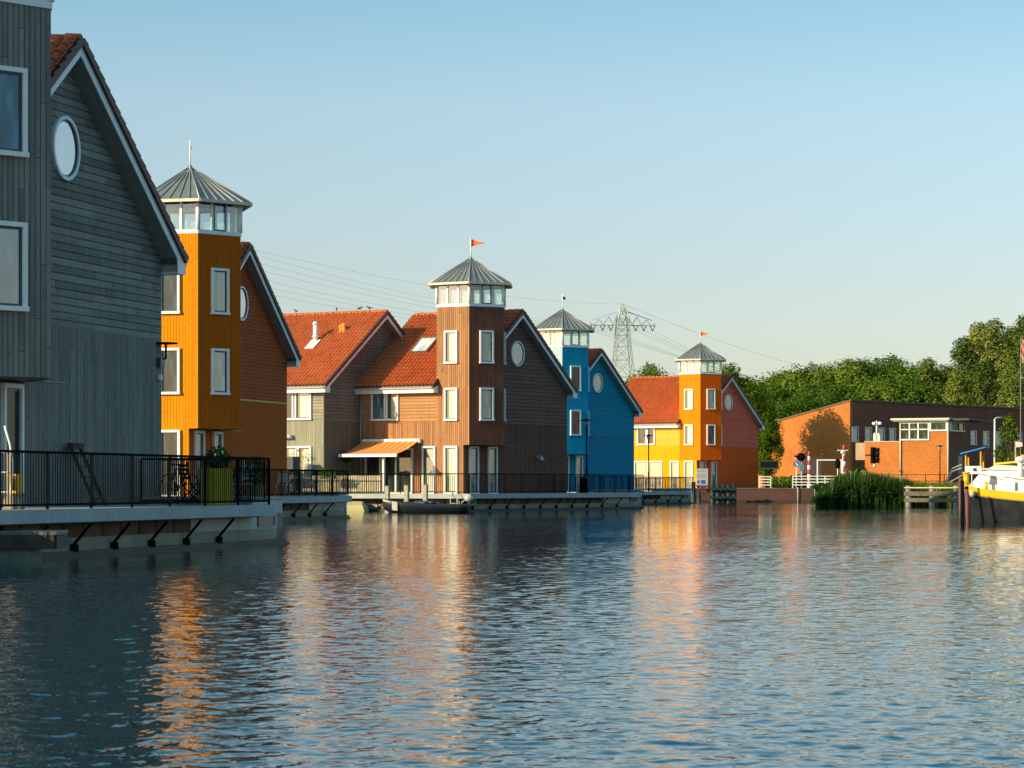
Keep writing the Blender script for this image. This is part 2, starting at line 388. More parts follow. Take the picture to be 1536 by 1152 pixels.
# ------------------------------------------------------------ roof
GW = 10.55; RG = GW/2; OV = .45; RZ = 9.62; SL = .716
def rz_at(g): return RZ-abs(g-RG)*SL
def tiles(parent, e0, e1, g0, g1, name='roof', flip=False):
    """pantiled slope between e0..e1, rising from g0 (eave) to g1 (ridge)"""
    L = math.hypot(g1-g0, rz_at(g1)-rz_at(g0)); s = 1 if g1 > g0 else -1
    d = Vector((0, g1-g0, rz_at(g1)-rz_at(g0))).normalized()
    n = Vector((1, 0, 0)).cross(d)*s
    if n.z < 0: n = -n
    o = Vector((e0, g0, rz_at(g0)))
    TW, TR = .24, .34
    nu = int(round((e1-e0)/TW*4)); us = [(e1-e0)*i/nu for i in range(nu+1)]
    rows = int(math.ceil(L/TR)); vs = []
    for r in range(rows):
        a, b = r*TR, min((r+1)*TR, L)
        vs.append((a+.001, .038)); vs.append((b-.0, .0+.038*(1-(b-a)/TR)))
    prof = lambda u: .058*math.sin(2*math.pi*u/TW)+.014*math.sin(4*math.pi*u/TW+.8)
    m = MB(); V = [[o+Vector((1, 0, 0))*u+d*v+n*(.078+h+prof(u)) for u in us] for v, h in vs]
    me_v = [p for row in V for p in row]; W = len(us); base = len(m.v)
    m.v += [tuple(p) for p in me_v]
    for j in range(len(vs)-1):
        for i in range(W-1):
            q = (base+j*W+i, base+j*W+i+1, base+(j+1)*W+i+1, base+(j+1)*W+i)
            vv = (vs[j][0]+.002, vs[j+1][0]-.002) if j % 2 == 0 else (vs[j][0], vs[j+1][0]+.004)
            uv = [(us[i], vv[0]), (us[i+1], vv[0]), (us[i+1], vv[1]), (us[i], vv[1])]
            if s < 0: q = q[::-1]; uv = uv[::-1]
            m.f.append(q); m.uv.append(uv); m.smooth.append(False)
    # underlay so the slope is solid
    A = [o, o+Vector((e1-e0, 0, 0)), o+Vector((e1-e0, 0, 0))+d*L, o+d*L]
    ob = m.build(name, TILE, parent)
    # verges: stepped side tiles
    for e in (us[0], us[-1]):
        k = MB()
        for r in range(rows):
            a, b = r*TR, min((r+1)*TR, L); sg = -1 if e == us[0] else 1
            w = .045
            P = [o+Vector((1, 0, 0))*(e+sg*w-(w if sg > 0 else -w)*1.6)+d*a, o+Vector((1, 0, 0))*(e+sg*w*1.4)+d*a]
            lo = -.06
            q = [P[0]+n*lo, P[1]+n*lo, P[1]+n*.125, P[0]+n*.125]
            q2 = [p+d*(b-a) for p in (P[0]+n*(lo), P[1]+n*(lo), P[1]+n*.088, P[0]+n*.088)]
            k.face(q); k.face(q2[::-1])
            for i in range(4): j = (i+1) % 4; k.face([q[j], q[i], q2[i], q2[j]])
        k.build('verge_tiles', TILEDARK, ob)
    u = MB(); u.slab([p+n*-.005 for p in A], n*-.07); u.build('roof_deck', TRIMGREY, ob)
    return ob
def ridge(parent, e0, e1, g=RG):
    m = MB(); k = 0; e = e0
    while e < e1-.01:
        b = min(e+.40, e1)
        m.tube([(e, g, RZ+.07), (b, g, RZ+.055)], [.115, .10], 8)
        e = b
    return m.build('ridge_tiles', TILE, parent)
def barge(parent, e, g0, g1, side=1, box=True, name='bargeboard'):
    """sloping white verge board following the roof from g0 to g1, on the outer face e"""
    m = MB(); t = .03
    def seg(a, b):
        za, zb = rz_at(a), rz_at(b)
        m.slab([(e, a, za-.30), (e, b, zb-.30), (e, b, zb-.02), (e, a, za-.02)], (t*side, 0, 0))
    if g0 < RG < g1: seg(g0, RG); seg(RG, g1)
    else: seg(g0, g1)
    return m.build(name, WHITE, parent)
def eave_box(parent, e0, e1, g_in, g_out, gable_e, side):
    """boxed eave with its gutter, and the white cheek closing it at the gable"""
    z1 = rz_at(g_out)-.09; z0 = z1-.22
    m = MB(); lo, hi = min(g_in, g_out), max(g_in, g_out)
    m.box(e0, e1, lo, hi, z0, z0+.04); m.box(e0, e1, (g_out if side < 0 else g_out-.03), (g_out+.03 if side < 0 else g_out), z0+.04, z1)
    # cheek
    zi = rz_at(g_in)-.25
    m.slab([(e1+.001, g_in, z0), (e1+.001, g_out, z0), (e1+.001, g_out, z1), (e1+.001, g_in, zi)], (.025, 0, 0))
    b = m.build('eave_box', WHITE, parent)
    g = MB(); gy = g_out+(-.07 if side < 0 else .07)
    K = 6
    pr = [(.075*math.cos(math.pi*(1+i/K)), .075*math.sin(math.pi*(1+i/K))) for i in range(K+1)]
    for i in range(K):
        (a, az), (c, cz) = pr[i], pr[i+1]
        for rr, fl in ((1, 1), (.88, -1)):
            q = [(e0, gy+a*rr, z1+.05+az*rr), (e0, gy+c*rr, z1+.05+cz*rr), (e1, gy+c*rr, z1+.05+cz*rr), (e1, gy+a*rr, z1+.05+az*rr)]
            g.face(q if fl > 0 else q[::-1])
    for e in (e0, e1): g.face([(e, gy+a, z1+.05+b_) for a, b_ in pr])
    g.build('gutter', GUTTER, b)
    return b

S = 2.0
HEX = [(-2, 0), (0, 0), (1, 1.732), (0, 3.464), (-2, 3.464), (-3, 1.732)]
HC = Vector((-1, 1.732, 0)); GE = -.36; ZS = 2.5; ZB = 9.65
def hexr(r): return [(HC.x+(p[0]-HC.x)*r/2.0, HC.y+(p[1]-HC.y)*r/2.0) for p in HEX]

def lantern(parent, soff=SOFFITW, open_face=1, blinds=None):
    z0, z1 = ZB, 10.93; f = None
    H = hexr(2.03); Hi = hexr(1.93)
    for za, zb, nm in ((z0-.02, z0+.13, 'lantern_frame'), (z1-.10, z1, 'head_ring')):
        r = MB()
        for i in range(6):
            a, b = Vector((*H[i], 0)), Vector((*H[(i+1) % 6], 0)); ai, bi = Vector((*Hi[i], 0)), Vector((*Hi[(i+1) % 6], 0))
            P = [a, b, bi, ai]
            r.face([(p.x, p.y, zb) for p in P]); r.face([(p.x, p.y, za) for p in P[::-1]])
            for p, q in ((a, b), (bi, ai)): r.face([(p.x, p.y, za), (q.x, q.y, za), (q.x, q.y, zb), (p.x, p.y, zb)])
        q_ = r.build(nm, WHITE, f or parent); f = f or q_
    for i in range(6):
        p = Vector((*hexr(1.985)[i], 0)); MB().cyl(p, .085, z0+.12, z1-.09, 8).build('corner_post', WHITE, f)
    Hg = hexr(1.98)
    for i in range(6):
        a, b = Vector((*Hg[i], 0)), Vector((*Hg[(i+1) % 6], 0)); t = (b-a).normalized(); n = Vector((t.y, -t.x, 0))
        L = (b-a).length
        for k in range(1, 3):
            c = a+(b-a)*k/3; q = MB(); q.slab([c-t*.045+n*.035+Vector((0, 0, z)) if s_ < 0 else c+t*.045+n*.035+Vector((0, 0, z)) for s_, z in ((-1, z0+.12), (1, z0+.12), (1, z1-.09), (-1, z1-.09))], n*-.07)
            q.build('mullion', WHITE, f)
        for k in range(3):
            c0, c1 = a+(b-a)*k/3, a+(b-a)*(k+1)/3
            q = MB(); q.slab([c0+Vector((0, 0, z0+.13)), c1+Vector((0, 0, z0+.13)), c1+Vector((0, 0, z1-.1)), c0+Vector((0, 0, z1-.1))], n*-.008)
            mat = CLEAR
            if blinds and (i, k) in blinds: mat = blinds[(i, k)]
            q.build('pane', mat, f)
            if k == 1 and i == open_face:
                q = MB(); c0_ = c0+t*.05; c1_ = c1-t*.05; w = .05
                for A, B_ in (((c0_, z0+.15), (c1_, z0+.15)), ((c0_, z1-.12), (c1_, z1-.12)), ((c0_+t*.02, z0+.15), (c0_+t*.02, z1-.12)), ((c1_-t*.02, z0+.15), (c1_-t*.02, z1-.12))):
                    q.bar(A[0]+n*.03+Vector((0, 0, A[1])), B_[0]+n*.03+Vector((0, 0, B_[1])), .05)
                q.build('casement', SASH, f)
    # roof
    E = hexr(2.42); zE = 10.86; zA = 12.28
    m = MB(); ap = Vector((HC.x, HC.y, zA))
    for i in range(6):
        a = Vector((*E[i], zE)); b = Vector((*E[(i+1) % 6], zE)); m.face([a, b, ap])
        c, d = Vector((*hexr(2.0)[i], zE+.075)), Vector((*hexr(2.0)[(i+1) % 6], zE+.075))
    rf = m.build('lantern_roof', ZINC, parent)
    s_ = MB()
    for i in range(6):
        a = Vector((*hexr(2.36)[i], zE-.11)); b = Vector((*hexr(2.36)[(i+1) % 6], zE-.11)); c = Vector((*hexr(1.9)[(i+1) % 6], zE+.06)); d = Vector((*hexr(1.9)[i], zE+.06))
        s_.face([a, d, c, b])
    s_.build('soffit', soff, rf)
    g = MB()
    for i in range(6):
        A = Vector((*E[i], zE-.045)); B_ = Vector((*E[(i+1) % 6], zE-.045)); g.bar(A, B_, .10, .11)
    g.build('gutter', GUTTER, rf)
    for i in range(6):
        a = Vector((*E[i], zE)); b = Vector((*E[(i+1) % 6], zE)); nn = (b-a).cross(ap-a).normalized()
        k = MB()
        for j in range(1, 6):
            p = a+(b-a)*j/6; q = (a+b)/2+(p-(a+b)/2)*.16+(ap-(a+b)/2)*.84
            k.bar(p+nn*.015, q+nn*.015, .028, .05, nn)
        k.build('standing_seams', ZINCSEAM, rf)
        h = MB(); h.tube([a+Vector((0, 0, .01)), ap+Vector((0, 0, .01))], .032, 6); h.build('hip_roll', ZINCSEAM, rf)
    MB().cyl((HC.x, HC.y), .12, zA-.12, zA+.06, 10, .06).build('finial', ZINCSEAM, rf)
    return f

def flag(parent, kind, col):
    x, y = HC.x, HC.y
    p = MB().cyl((x, y), .03, 12.28, 13.28, 8).build('flagpole', WHITE, parent)
    m = plain('pennant_'+kind, col, .8, var=.1)
    q = MB(); K = 10; dirs = {'right': Vector((.853, .522, 0)), 'edge': Vector((-.373, .928, 0)), 'back': Vector((-.24, .97, 0))}
    d = dirs[kind]; n = Vector((-d.y, d.x, 0)); L = .68
    pts = []
    for i in range(K+1):
        t = i/K; c = Vector((x, y, 13.06))+d*(.03+L*t)+n*.05*math.sin(t*6)
        pts.append((c+Vector((0, 0, .19*(1-t)+.004-.02*t)), c-Vector((0, 0, .19*(1-t)+.004+.02*t))))
    for i in range(K):
        q.face([pts[i][1], pts[i+1][1], pts[i+1][0], pts[i][0]]); 
        q.face([pts[i][0]+n*.006, pts[i+1][0]+n*.006, pts[i+1][1]+n*.006, pts[i][1]+n*.006])
    q.build('pennant', m, p)

def body(root, e0, c, tower=True, eR=GE, front_only=False):
    """walls of one gabled house. c: facade_lo, facade_up, gable_lo, gable_up"""
    zt = rz_at(0)-.16; ZT = 3.72; T = .12
    m = MB(); m.box(e0, eR, 0, T, -.05, ZS); m.box(e0, (-2.0 if tower else eR), 0, T, ZS, ZT); m.build('facade_wall', c['facade_lo'], root)
    m = MB(); m.box(e0, (-2.0 if tower else eR), .0, T, ZT+.001, zt); m.build('facade_wall', c['facade_up'], root)
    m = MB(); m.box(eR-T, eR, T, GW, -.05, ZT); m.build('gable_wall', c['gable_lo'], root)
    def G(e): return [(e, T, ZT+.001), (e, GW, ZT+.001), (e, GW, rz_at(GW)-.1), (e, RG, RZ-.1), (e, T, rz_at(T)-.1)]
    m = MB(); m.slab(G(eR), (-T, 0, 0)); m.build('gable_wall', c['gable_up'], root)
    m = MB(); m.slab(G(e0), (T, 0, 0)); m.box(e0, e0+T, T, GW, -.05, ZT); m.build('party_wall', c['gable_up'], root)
    m = MB(); m.box(e0, eR-T, GW-T, GW, -.05, zt); m.build('rear_wall', c['facade_lo'], root)
    if c.get('trim'):
        MB().box(eR, eR+.02, (3.0 if tower else 0), GW, ZT-.03, ZT+.03).build('trim_band', c['trim'], root)

def house(name, label, P1, a, c, e0=-12.0, opts={}):
    root = thing(name, label, 'house', (P1[0], P1[1], .9), -R(a), 'gabled timber houses along the quay')
    body(root, e0, c)
    eg = GE+.40
    # tower: each wall a part
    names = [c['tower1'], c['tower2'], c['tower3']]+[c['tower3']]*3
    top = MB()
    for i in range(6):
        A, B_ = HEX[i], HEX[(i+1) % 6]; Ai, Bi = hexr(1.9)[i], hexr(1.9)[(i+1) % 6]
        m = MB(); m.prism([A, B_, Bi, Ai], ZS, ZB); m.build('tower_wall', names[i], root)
    top.prism(hexr(1.9), ZB-.3, ZB-.02); top.build('lantern_floor', SOFFITW, root)
    MB().prism(hexr(1.95), ZS+.001, ZS+.06).build('tower_soffit', c.get('soffit', SASH), root)
    k = MB()
    k.box(-.05, .12, 2.9, 4.4, ZS-.015, ZS+.012); k.build('canopy_strip', SASH, root)
    lantern(root, open_face=1, blinds=opts.get('blinds'))
    flag(root, *opts.get('flag', ('right', (.9, .16, .03))))
    pw = opts.get('panes', {})
    d60 = (.5, .866); d120 = (-.5, .866)
    for z in (6.72, 3.77):
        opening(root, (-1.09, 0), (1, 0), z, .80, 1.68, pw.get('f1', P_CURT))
        opening(root, (.5, .866), d60, z, .80, 1.68, pw.get('f2u' if z > 5 else 'f2l', P_TEAL))
        if a > 20: opening(root, (.5, 2.598), d120, z, .80, 1.68, P_TEAL)
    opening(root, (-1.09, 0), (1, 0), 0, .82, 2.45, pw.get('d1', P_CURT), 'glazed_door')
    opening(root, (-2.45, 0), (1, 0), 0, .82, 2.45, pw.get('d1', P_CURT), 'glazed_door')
    for g in (.95, 2.78):
        opening(root, (GE, g), (0, 1), 0, .88, 2.44, pw.get('d2', P_TEAL), 'glazed_door')
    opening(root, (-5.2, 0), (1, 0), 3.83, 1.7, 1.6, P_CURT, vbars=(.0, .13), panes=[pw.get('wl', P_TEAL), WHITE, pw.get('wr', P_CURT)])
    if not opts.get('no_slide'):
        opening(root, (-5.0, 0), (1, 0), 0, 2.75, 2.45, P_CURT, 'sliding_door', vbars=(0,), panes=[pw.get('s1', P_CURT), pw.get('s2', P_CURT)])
    round_window(root, (GE, RG+.05), (0, 1), 7.42, .67, pw.get('round', P_TEAL))
    # roof
    tiles(root, e0-.02, -1.95, -OV, RG); tiles(root, -1.95, eg, 3.35, RG)
    tiles(root, e0-.02, eg, GW+OV, RG)
    ridge(root, e0, eg)
    barge(root, eg-.03, 3.48, GW+OV, 1)
    eave_box(root, e0, -1.93, 0, -OV, eg, -1); eave_box(root, e0, eg-.02, GW, GW+OV, eg, 1)
    # overhang soffit under the gable verge
    sf = MB()
    for g0, g1 in ((3.4, RG), (RG, GW)):
        sf.slab([(GE, g0, rz_at(g0)-.28), (eg-.035, g0, rz_at(g0)-.28), (eg-.035, g1, rz_at(g1)-.28), (GE, g1, rz_at(g1)-.28)], (0, 0, .03))
    sf.build('verge_soffit', c.get('vsoffit', TRIMGREY), root)
    return root
WAVE=1.0; SLOPE=.070; SUN_EL=20; SUN_E=4.9; SKY_S=.138; DUST=.8; OZ=3.0; EXPO=0.33
# ============================================================ houses
A1, A2, A3 = 15.0, 31.5, 34.0
def fr(P1, a):
    a = R(a); e = Vector((math.cos(a), -math.sin(a), 0)); g = Vector((math.sin(a), math.cos(a), 0)); o = Vector((P1[0], P1[1], 0))
    return lambda x, y, z=0: o+e*x+g*y+Vector((0, 0, z))
PG, PO, PB, PU, PR = (-10.33, 50.15), (-11.47, 97.4), (-2.2, 137.0), (3.35, 177.6), (15.56, 220.3)
LG, LO, LB, LU, LR = fr(PG, A1), fr(PO, A1), fr(PB, A2), fr(PU, A2), fr(PR, A3)

gv, gh = clad('grey_boards_upright', (.235, .225, .19), w=.125, groove=.62, var=.2), clad('grey_boards_level', (.23, .22, .185), True, w=.16, groove=.6, var=.34)
house('grey_timber_house', 'dark grey boarded house nearest the camera with a red tiled gable roof', PG, A1,
      dict(facade_lo=gv, facade_up=gh, gable_lo=gv, gable_up=gh, tower1=gv, tower2=gv, tower3=gv, vsoffit=plain('grey_soffit', (.30, .31, .29), .7)), -9.5,
      dict(panes=dict(f2u=P_DEEP, f2l=P_SKY, round=P_ROUND, d2=P_DARK)))
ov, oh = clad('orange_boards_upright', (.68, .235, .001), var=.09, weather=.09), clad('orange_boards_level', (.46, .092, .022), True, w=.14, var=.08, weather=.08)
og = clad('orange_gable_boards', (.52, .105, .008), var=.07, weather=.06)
ot = clad('orange_shaded_boards', (.54, .118, .002), var=.08, weather=.07)  # same orange as the front, darkened in colour for unlit tower walls
house('orange_timber_house', 'orange boarded house with a yellow trim line, just beyond the grey house', PO, A1,
      dict(facade_lo=ov, facade_up=ov, gable_lo=og, gable_up=oh, tower1=ov, tower2=ot, tower3=ot, trim=plain('yellow_trim', (.65, .45, .01), .6)), -9.5,
      dict(panes=dict(f1=P_DARK, f2u=P_BLUR, f2l=P_TEAL, d1=P_DARK, d2=P_BLUR, round=P_ROUND), flag=('edge', (.62, .06, .1)), ))
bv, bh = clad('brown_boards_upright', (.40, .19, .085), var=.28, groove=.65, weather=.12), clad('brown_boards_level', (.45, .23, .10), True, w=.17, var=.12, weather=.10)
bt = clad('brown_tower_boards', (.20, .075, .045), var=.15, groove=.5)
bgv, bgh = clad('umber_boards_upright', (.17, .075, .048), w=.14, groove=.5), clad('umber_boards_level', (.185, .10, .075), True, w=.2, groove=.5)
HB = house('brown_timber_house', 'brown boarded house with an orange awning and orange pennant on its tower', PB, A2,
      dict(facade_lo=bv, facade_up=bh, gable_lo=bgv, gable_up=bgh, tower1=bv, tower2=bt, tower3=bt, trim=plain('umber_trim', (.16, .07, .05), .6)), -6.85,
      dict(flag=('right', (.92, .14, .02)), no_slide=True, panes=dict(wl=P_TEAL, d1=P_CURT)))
uv_, uh = clad('blue_boards_upright', (.006, .32, .54), var=.14, weather=.06, groove=.5), clad('blue_boards_level', (.008, .26, .41), True, w=.18, var=.08, weather=.08)
ug = clad('blue_gable_boards', (.010, .24, .40), var=.05, weather=.05)
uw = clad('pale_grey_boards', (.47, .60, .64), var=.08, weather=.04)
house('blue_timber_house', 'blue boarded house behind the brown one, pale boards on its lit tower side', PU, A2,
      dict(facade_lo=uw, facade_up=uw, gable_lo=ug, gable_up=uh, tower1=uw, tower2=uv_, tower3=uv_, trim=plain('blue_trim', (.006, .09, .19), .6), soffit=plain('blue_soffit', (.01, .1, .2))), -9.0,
      dict(flag=('back', (.12, .05, .05)), panes=dict(f2u=P_DARK, f2l=P_DARK, round=P_BLUR), blinds={(0, 1): P_CURT, (0, 2): P_CURT}))
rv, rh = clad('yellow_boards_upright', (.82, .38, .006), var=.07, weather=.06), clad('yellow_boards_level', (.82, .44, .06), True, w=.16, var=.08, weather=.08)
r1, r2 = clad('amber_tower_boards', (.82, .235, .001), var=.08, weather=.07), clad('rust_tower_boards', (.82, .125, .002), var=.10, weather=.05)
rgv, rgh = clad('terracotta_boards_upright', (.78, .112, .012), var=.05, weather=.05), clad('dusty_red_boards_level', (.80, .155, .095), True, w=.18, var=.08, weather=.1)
house('yellow_and_red_timber_house', 'farthest house, yellow front with an amber tower and a dusty red gable', PR, A3,
      dict(facade_lo=rv, facade_up=rh, gable_lo=rgv, gable_up=rgh, tower1=r1, tower2=r2, tower3=r2, trim=plain('terracotta_trim', (.5, .2, .1), .6)), -9.8,
      dict(flag=('right', (.92, .12, .03)), panes=dict(f1=P_CURT, f2u=P_TEAL, f2l=P_DARK, round=P_BLUR, wl=P_DARK, wr=P_DARK, s1=P_BLUR, s2=P_BLUR, d1=P_BLUR)))

# neighbour: same gabled body, pushed forward, no tower
nv, nh = clad('beige_boards_upright', (.30, .28, .20), w=.12, groove=.4), clad('beige_boards_level', (.31, .28, .20), True, w=.16)
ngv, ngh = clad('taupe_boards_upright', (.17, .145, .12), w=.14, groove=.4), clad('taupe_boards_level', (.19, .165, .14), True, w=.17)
nl = LB(-6.81, -3.30)
NB = thing('beige_timber_house', 'grey beige boarded house with a white roof vent, between the orange and brown houses', 'house', (nl.x, nl.y, .9), -R(A2), 'gabled timber houses along the quay')
body(NB, -13.0, dict(facade_lo=nv, facade_up=nh, gable_lo=ngv, gable_up=ngh), False, 0.0)
tiles(NB, -13.0, .40, -OV, RG); tiles(NB, -13.0, .40, GW+OV, RG); ridge(NB, -13, .4)
barge(NB, .37, -OV, GW+OV); eave_box(NB, -13, .38, 0, -OV, .4, -1)
sf = MB()
for g0, g1 in ((-.3, RG), (RG, GW)):
    sf.slab([(0, g0, rz_at(g0)-.28), (.36, g0, rz_at(g0)-.28), (.36, g1, rz_at(g1)-.28), (0, g1, rz_at(g1)-.28)], (0, 0, .03))
sf.build('verge_soffit', TRIMGREY, NB)
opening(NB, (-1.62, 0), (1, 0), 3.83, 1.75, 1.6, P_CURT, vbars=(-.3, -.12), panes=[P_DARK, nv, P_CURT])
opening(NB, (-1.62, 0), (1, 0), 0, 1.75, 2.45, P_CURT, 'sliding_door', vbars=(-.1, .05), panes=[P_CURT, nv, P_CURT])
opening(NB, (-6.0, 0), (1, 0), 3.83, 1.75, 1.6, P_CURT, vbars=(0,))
m = MB(); m.tube([(-3.6, -.16, 2.95), (-1.95, -.16, 2.95)], .12, 10); m.build('awning_cassette', WHITE, NB)
# vent pipe on the roof
vp = MB(); g = 2.9; z = rz_at(g)
vp.cyl((-2.6, g), .13, z-.1, z+1.15, 12); vp.cyl((-2.6, g), .17, z+.35, z+.45, 12); vp.cyl((-2.6, g), .20, z+1.05, z+1.2, 12, .08)
vo = vp.build('roof_vent', WHITE, NB)
fl = MB(); d = Vector((0, 1, SL)).normalized(); fl.bar(Vector((-2.6, g, z+.17))-d*.75, Vector((-2.6, g, z+.17))+d*.1, .6, .05, (0, -SL, 1)); fl.build('vent_flashing', plain('pale_flashing', (.65, .63, .6), .5), vo)
for e_, g_, s_ in ((-1.5, 3.7, .10), (-1.35, 3.75, .12)):
    q = MB(); z = rz_at(g_); q.cyl((e_, g_), s_, z-.05, z+.33, 10); q.ball((e_, g_, z+.36), s_*1.3, 10, 6)
    q.build('vent_cowl', plain('ochre_cowl', (.75, .28, .03), .6), NB)

# skylights on the brown roof
def skylight(e, g, w, l):
    d = Vector((0, 1, SL)).normalized(); n = Vector((0, -SL, 1)).normalized(); o = Vector((e, g, rz_at(g)))+n*.16
    x = Vector((1, 0, 0)); fr_ = MB(); a = .07
    for p, q in ((o, o+x*w), (o+d*l, o+d*l+x*w), (o, o+d*l), (o+x*w, o+x*w+d*l)): fr_.bar(p, q, a, .1, n)
    f = fr_.build('skylight', plain('skylight_frame', (.12, .12, .12), .4), HB)
    gl = MB(); gl.slab([o+x*a*.5+n*.03, o+x*(w-a*.5)+n*.03, o+x*(w-a*.5)+d*l+n*.03, o+x*a*.5+d*l+n*.03], n*-.02); gl.build('pane', P_SKYL, f)
P_SKYL = pane_mat('pane_skylight', (.75, .74, .66), .25)
skylight(-4.95, 2.1, 1.0, 1.35)
# downpipe in the corner of the brown and beige houses
MB().tube([(-6.72, -.08, 0), (-6.72, -.08, 5.1)], .05, 8).build('downpipe', plain('grey_pvc', (.3, .29, .28), .5), HB)

# awning on the brown house and the glazed bay under it
AW = plain('awning_arm_white', (.75, .74, .7), .4)
aw0, aw1 = -6.55, -2.92
m = MB(); m.box(aw0, aw1, -.22, 0, 2.62, 2.84); cas = m.build('awning', WHITE, HB)
cl, nt, b, out = newmat('striped_awning_cloth')
uvn = N(nt, 'ShaderNodeUVMap'); sp = N(nt, 'ShaderNodeSeparateXYZ'); nt.links.new(uvn.outputs[0], sp.inputs[0])
f_ = M_(nt, 'LESS_THAN', M_(nt, 'FRACT', M_(nt, 'DIVIDE', sp.outputs[0], .36)), .42)
nt.links.new(mixc(nt, f_, (.82, .20, .02), (.80, .38, .12)), b.inputs['Base Color']); b.inputs['Roughness'].default_value = .9
m = MB(); K = 8; za, zb, ga, gb = 2.72, 2.02, -.2, -2.3
for i in range(K):
    t0, t1 = i/K, (i+1)/K; sag = lambda t: -.08*math.sin(math.pi*t)
    q = [(aw0+.05, ga+(gb-ga)*t0, za+(zb-za)*t0+sag(t0)), (aw1-.08, ga+(gb-ga)*t0, za+(zb-za)*t0+sag(t0)), (aw1-.08, ga+(gb-ga)*t1, za+(zb-za)*t1+sag(t1)), (aw0+.05, ga+(gb-ga)*t1, za+(zb-za)*t1+sag(t1))]
    uvq = [(p[0], p[1]) for p in q]; m.face(q, uvq); m.face([(p[0], p[1], p[2]-.012) for p in q[::-1]], uvq[::-1])
m.build('awning_cloth', cl, cas)
m = MB(); m.box(aw0, aw1, gb-.06, gb+.04, zb-.13, zb+.02); m.build('front_bar', WHITE, cas)
for e_ in (aw0+.5, aw1-.5):
    m = MB(); m.bar((e_, -.15, 2.6), (e_+.4, -1.2, 2.3), .05); m.bar((e_+.4, -1.2, 2.3), (e_, gb, zb-.05), .05); m.build('folding_arm', AW, cas)
opening(HB, (-4.95, 0), (1, 0), 0, 3.0, 2.35, P_DARK, 'glazed_bay', vbars=(-.55, .45))
m = MB(); m.box(-4.05, -3.93, -2.0, -1.88, -.1, 2.05); m.build('awning_post', plain('pale_post', (.68, .64, .56), .6), HB)
# wall lamp on the brown gable
m = MB(); g = 7.3; m.box(GE, GE+.12, g-.05, g+.05, 1.9, 2.02); m.tube([(GE+.1, g, 1.98), (GE+.3, g, 2.05), (GE+.3, g, 1.95)], .03, 8); m.tube([(GE+.3, g, 2.0), (GE+.3, g, 1.75)], [.05, .2], 12); m.build('wall_lamp', STEEL, HB)
# gutters & wall heater box seen beside the grey house

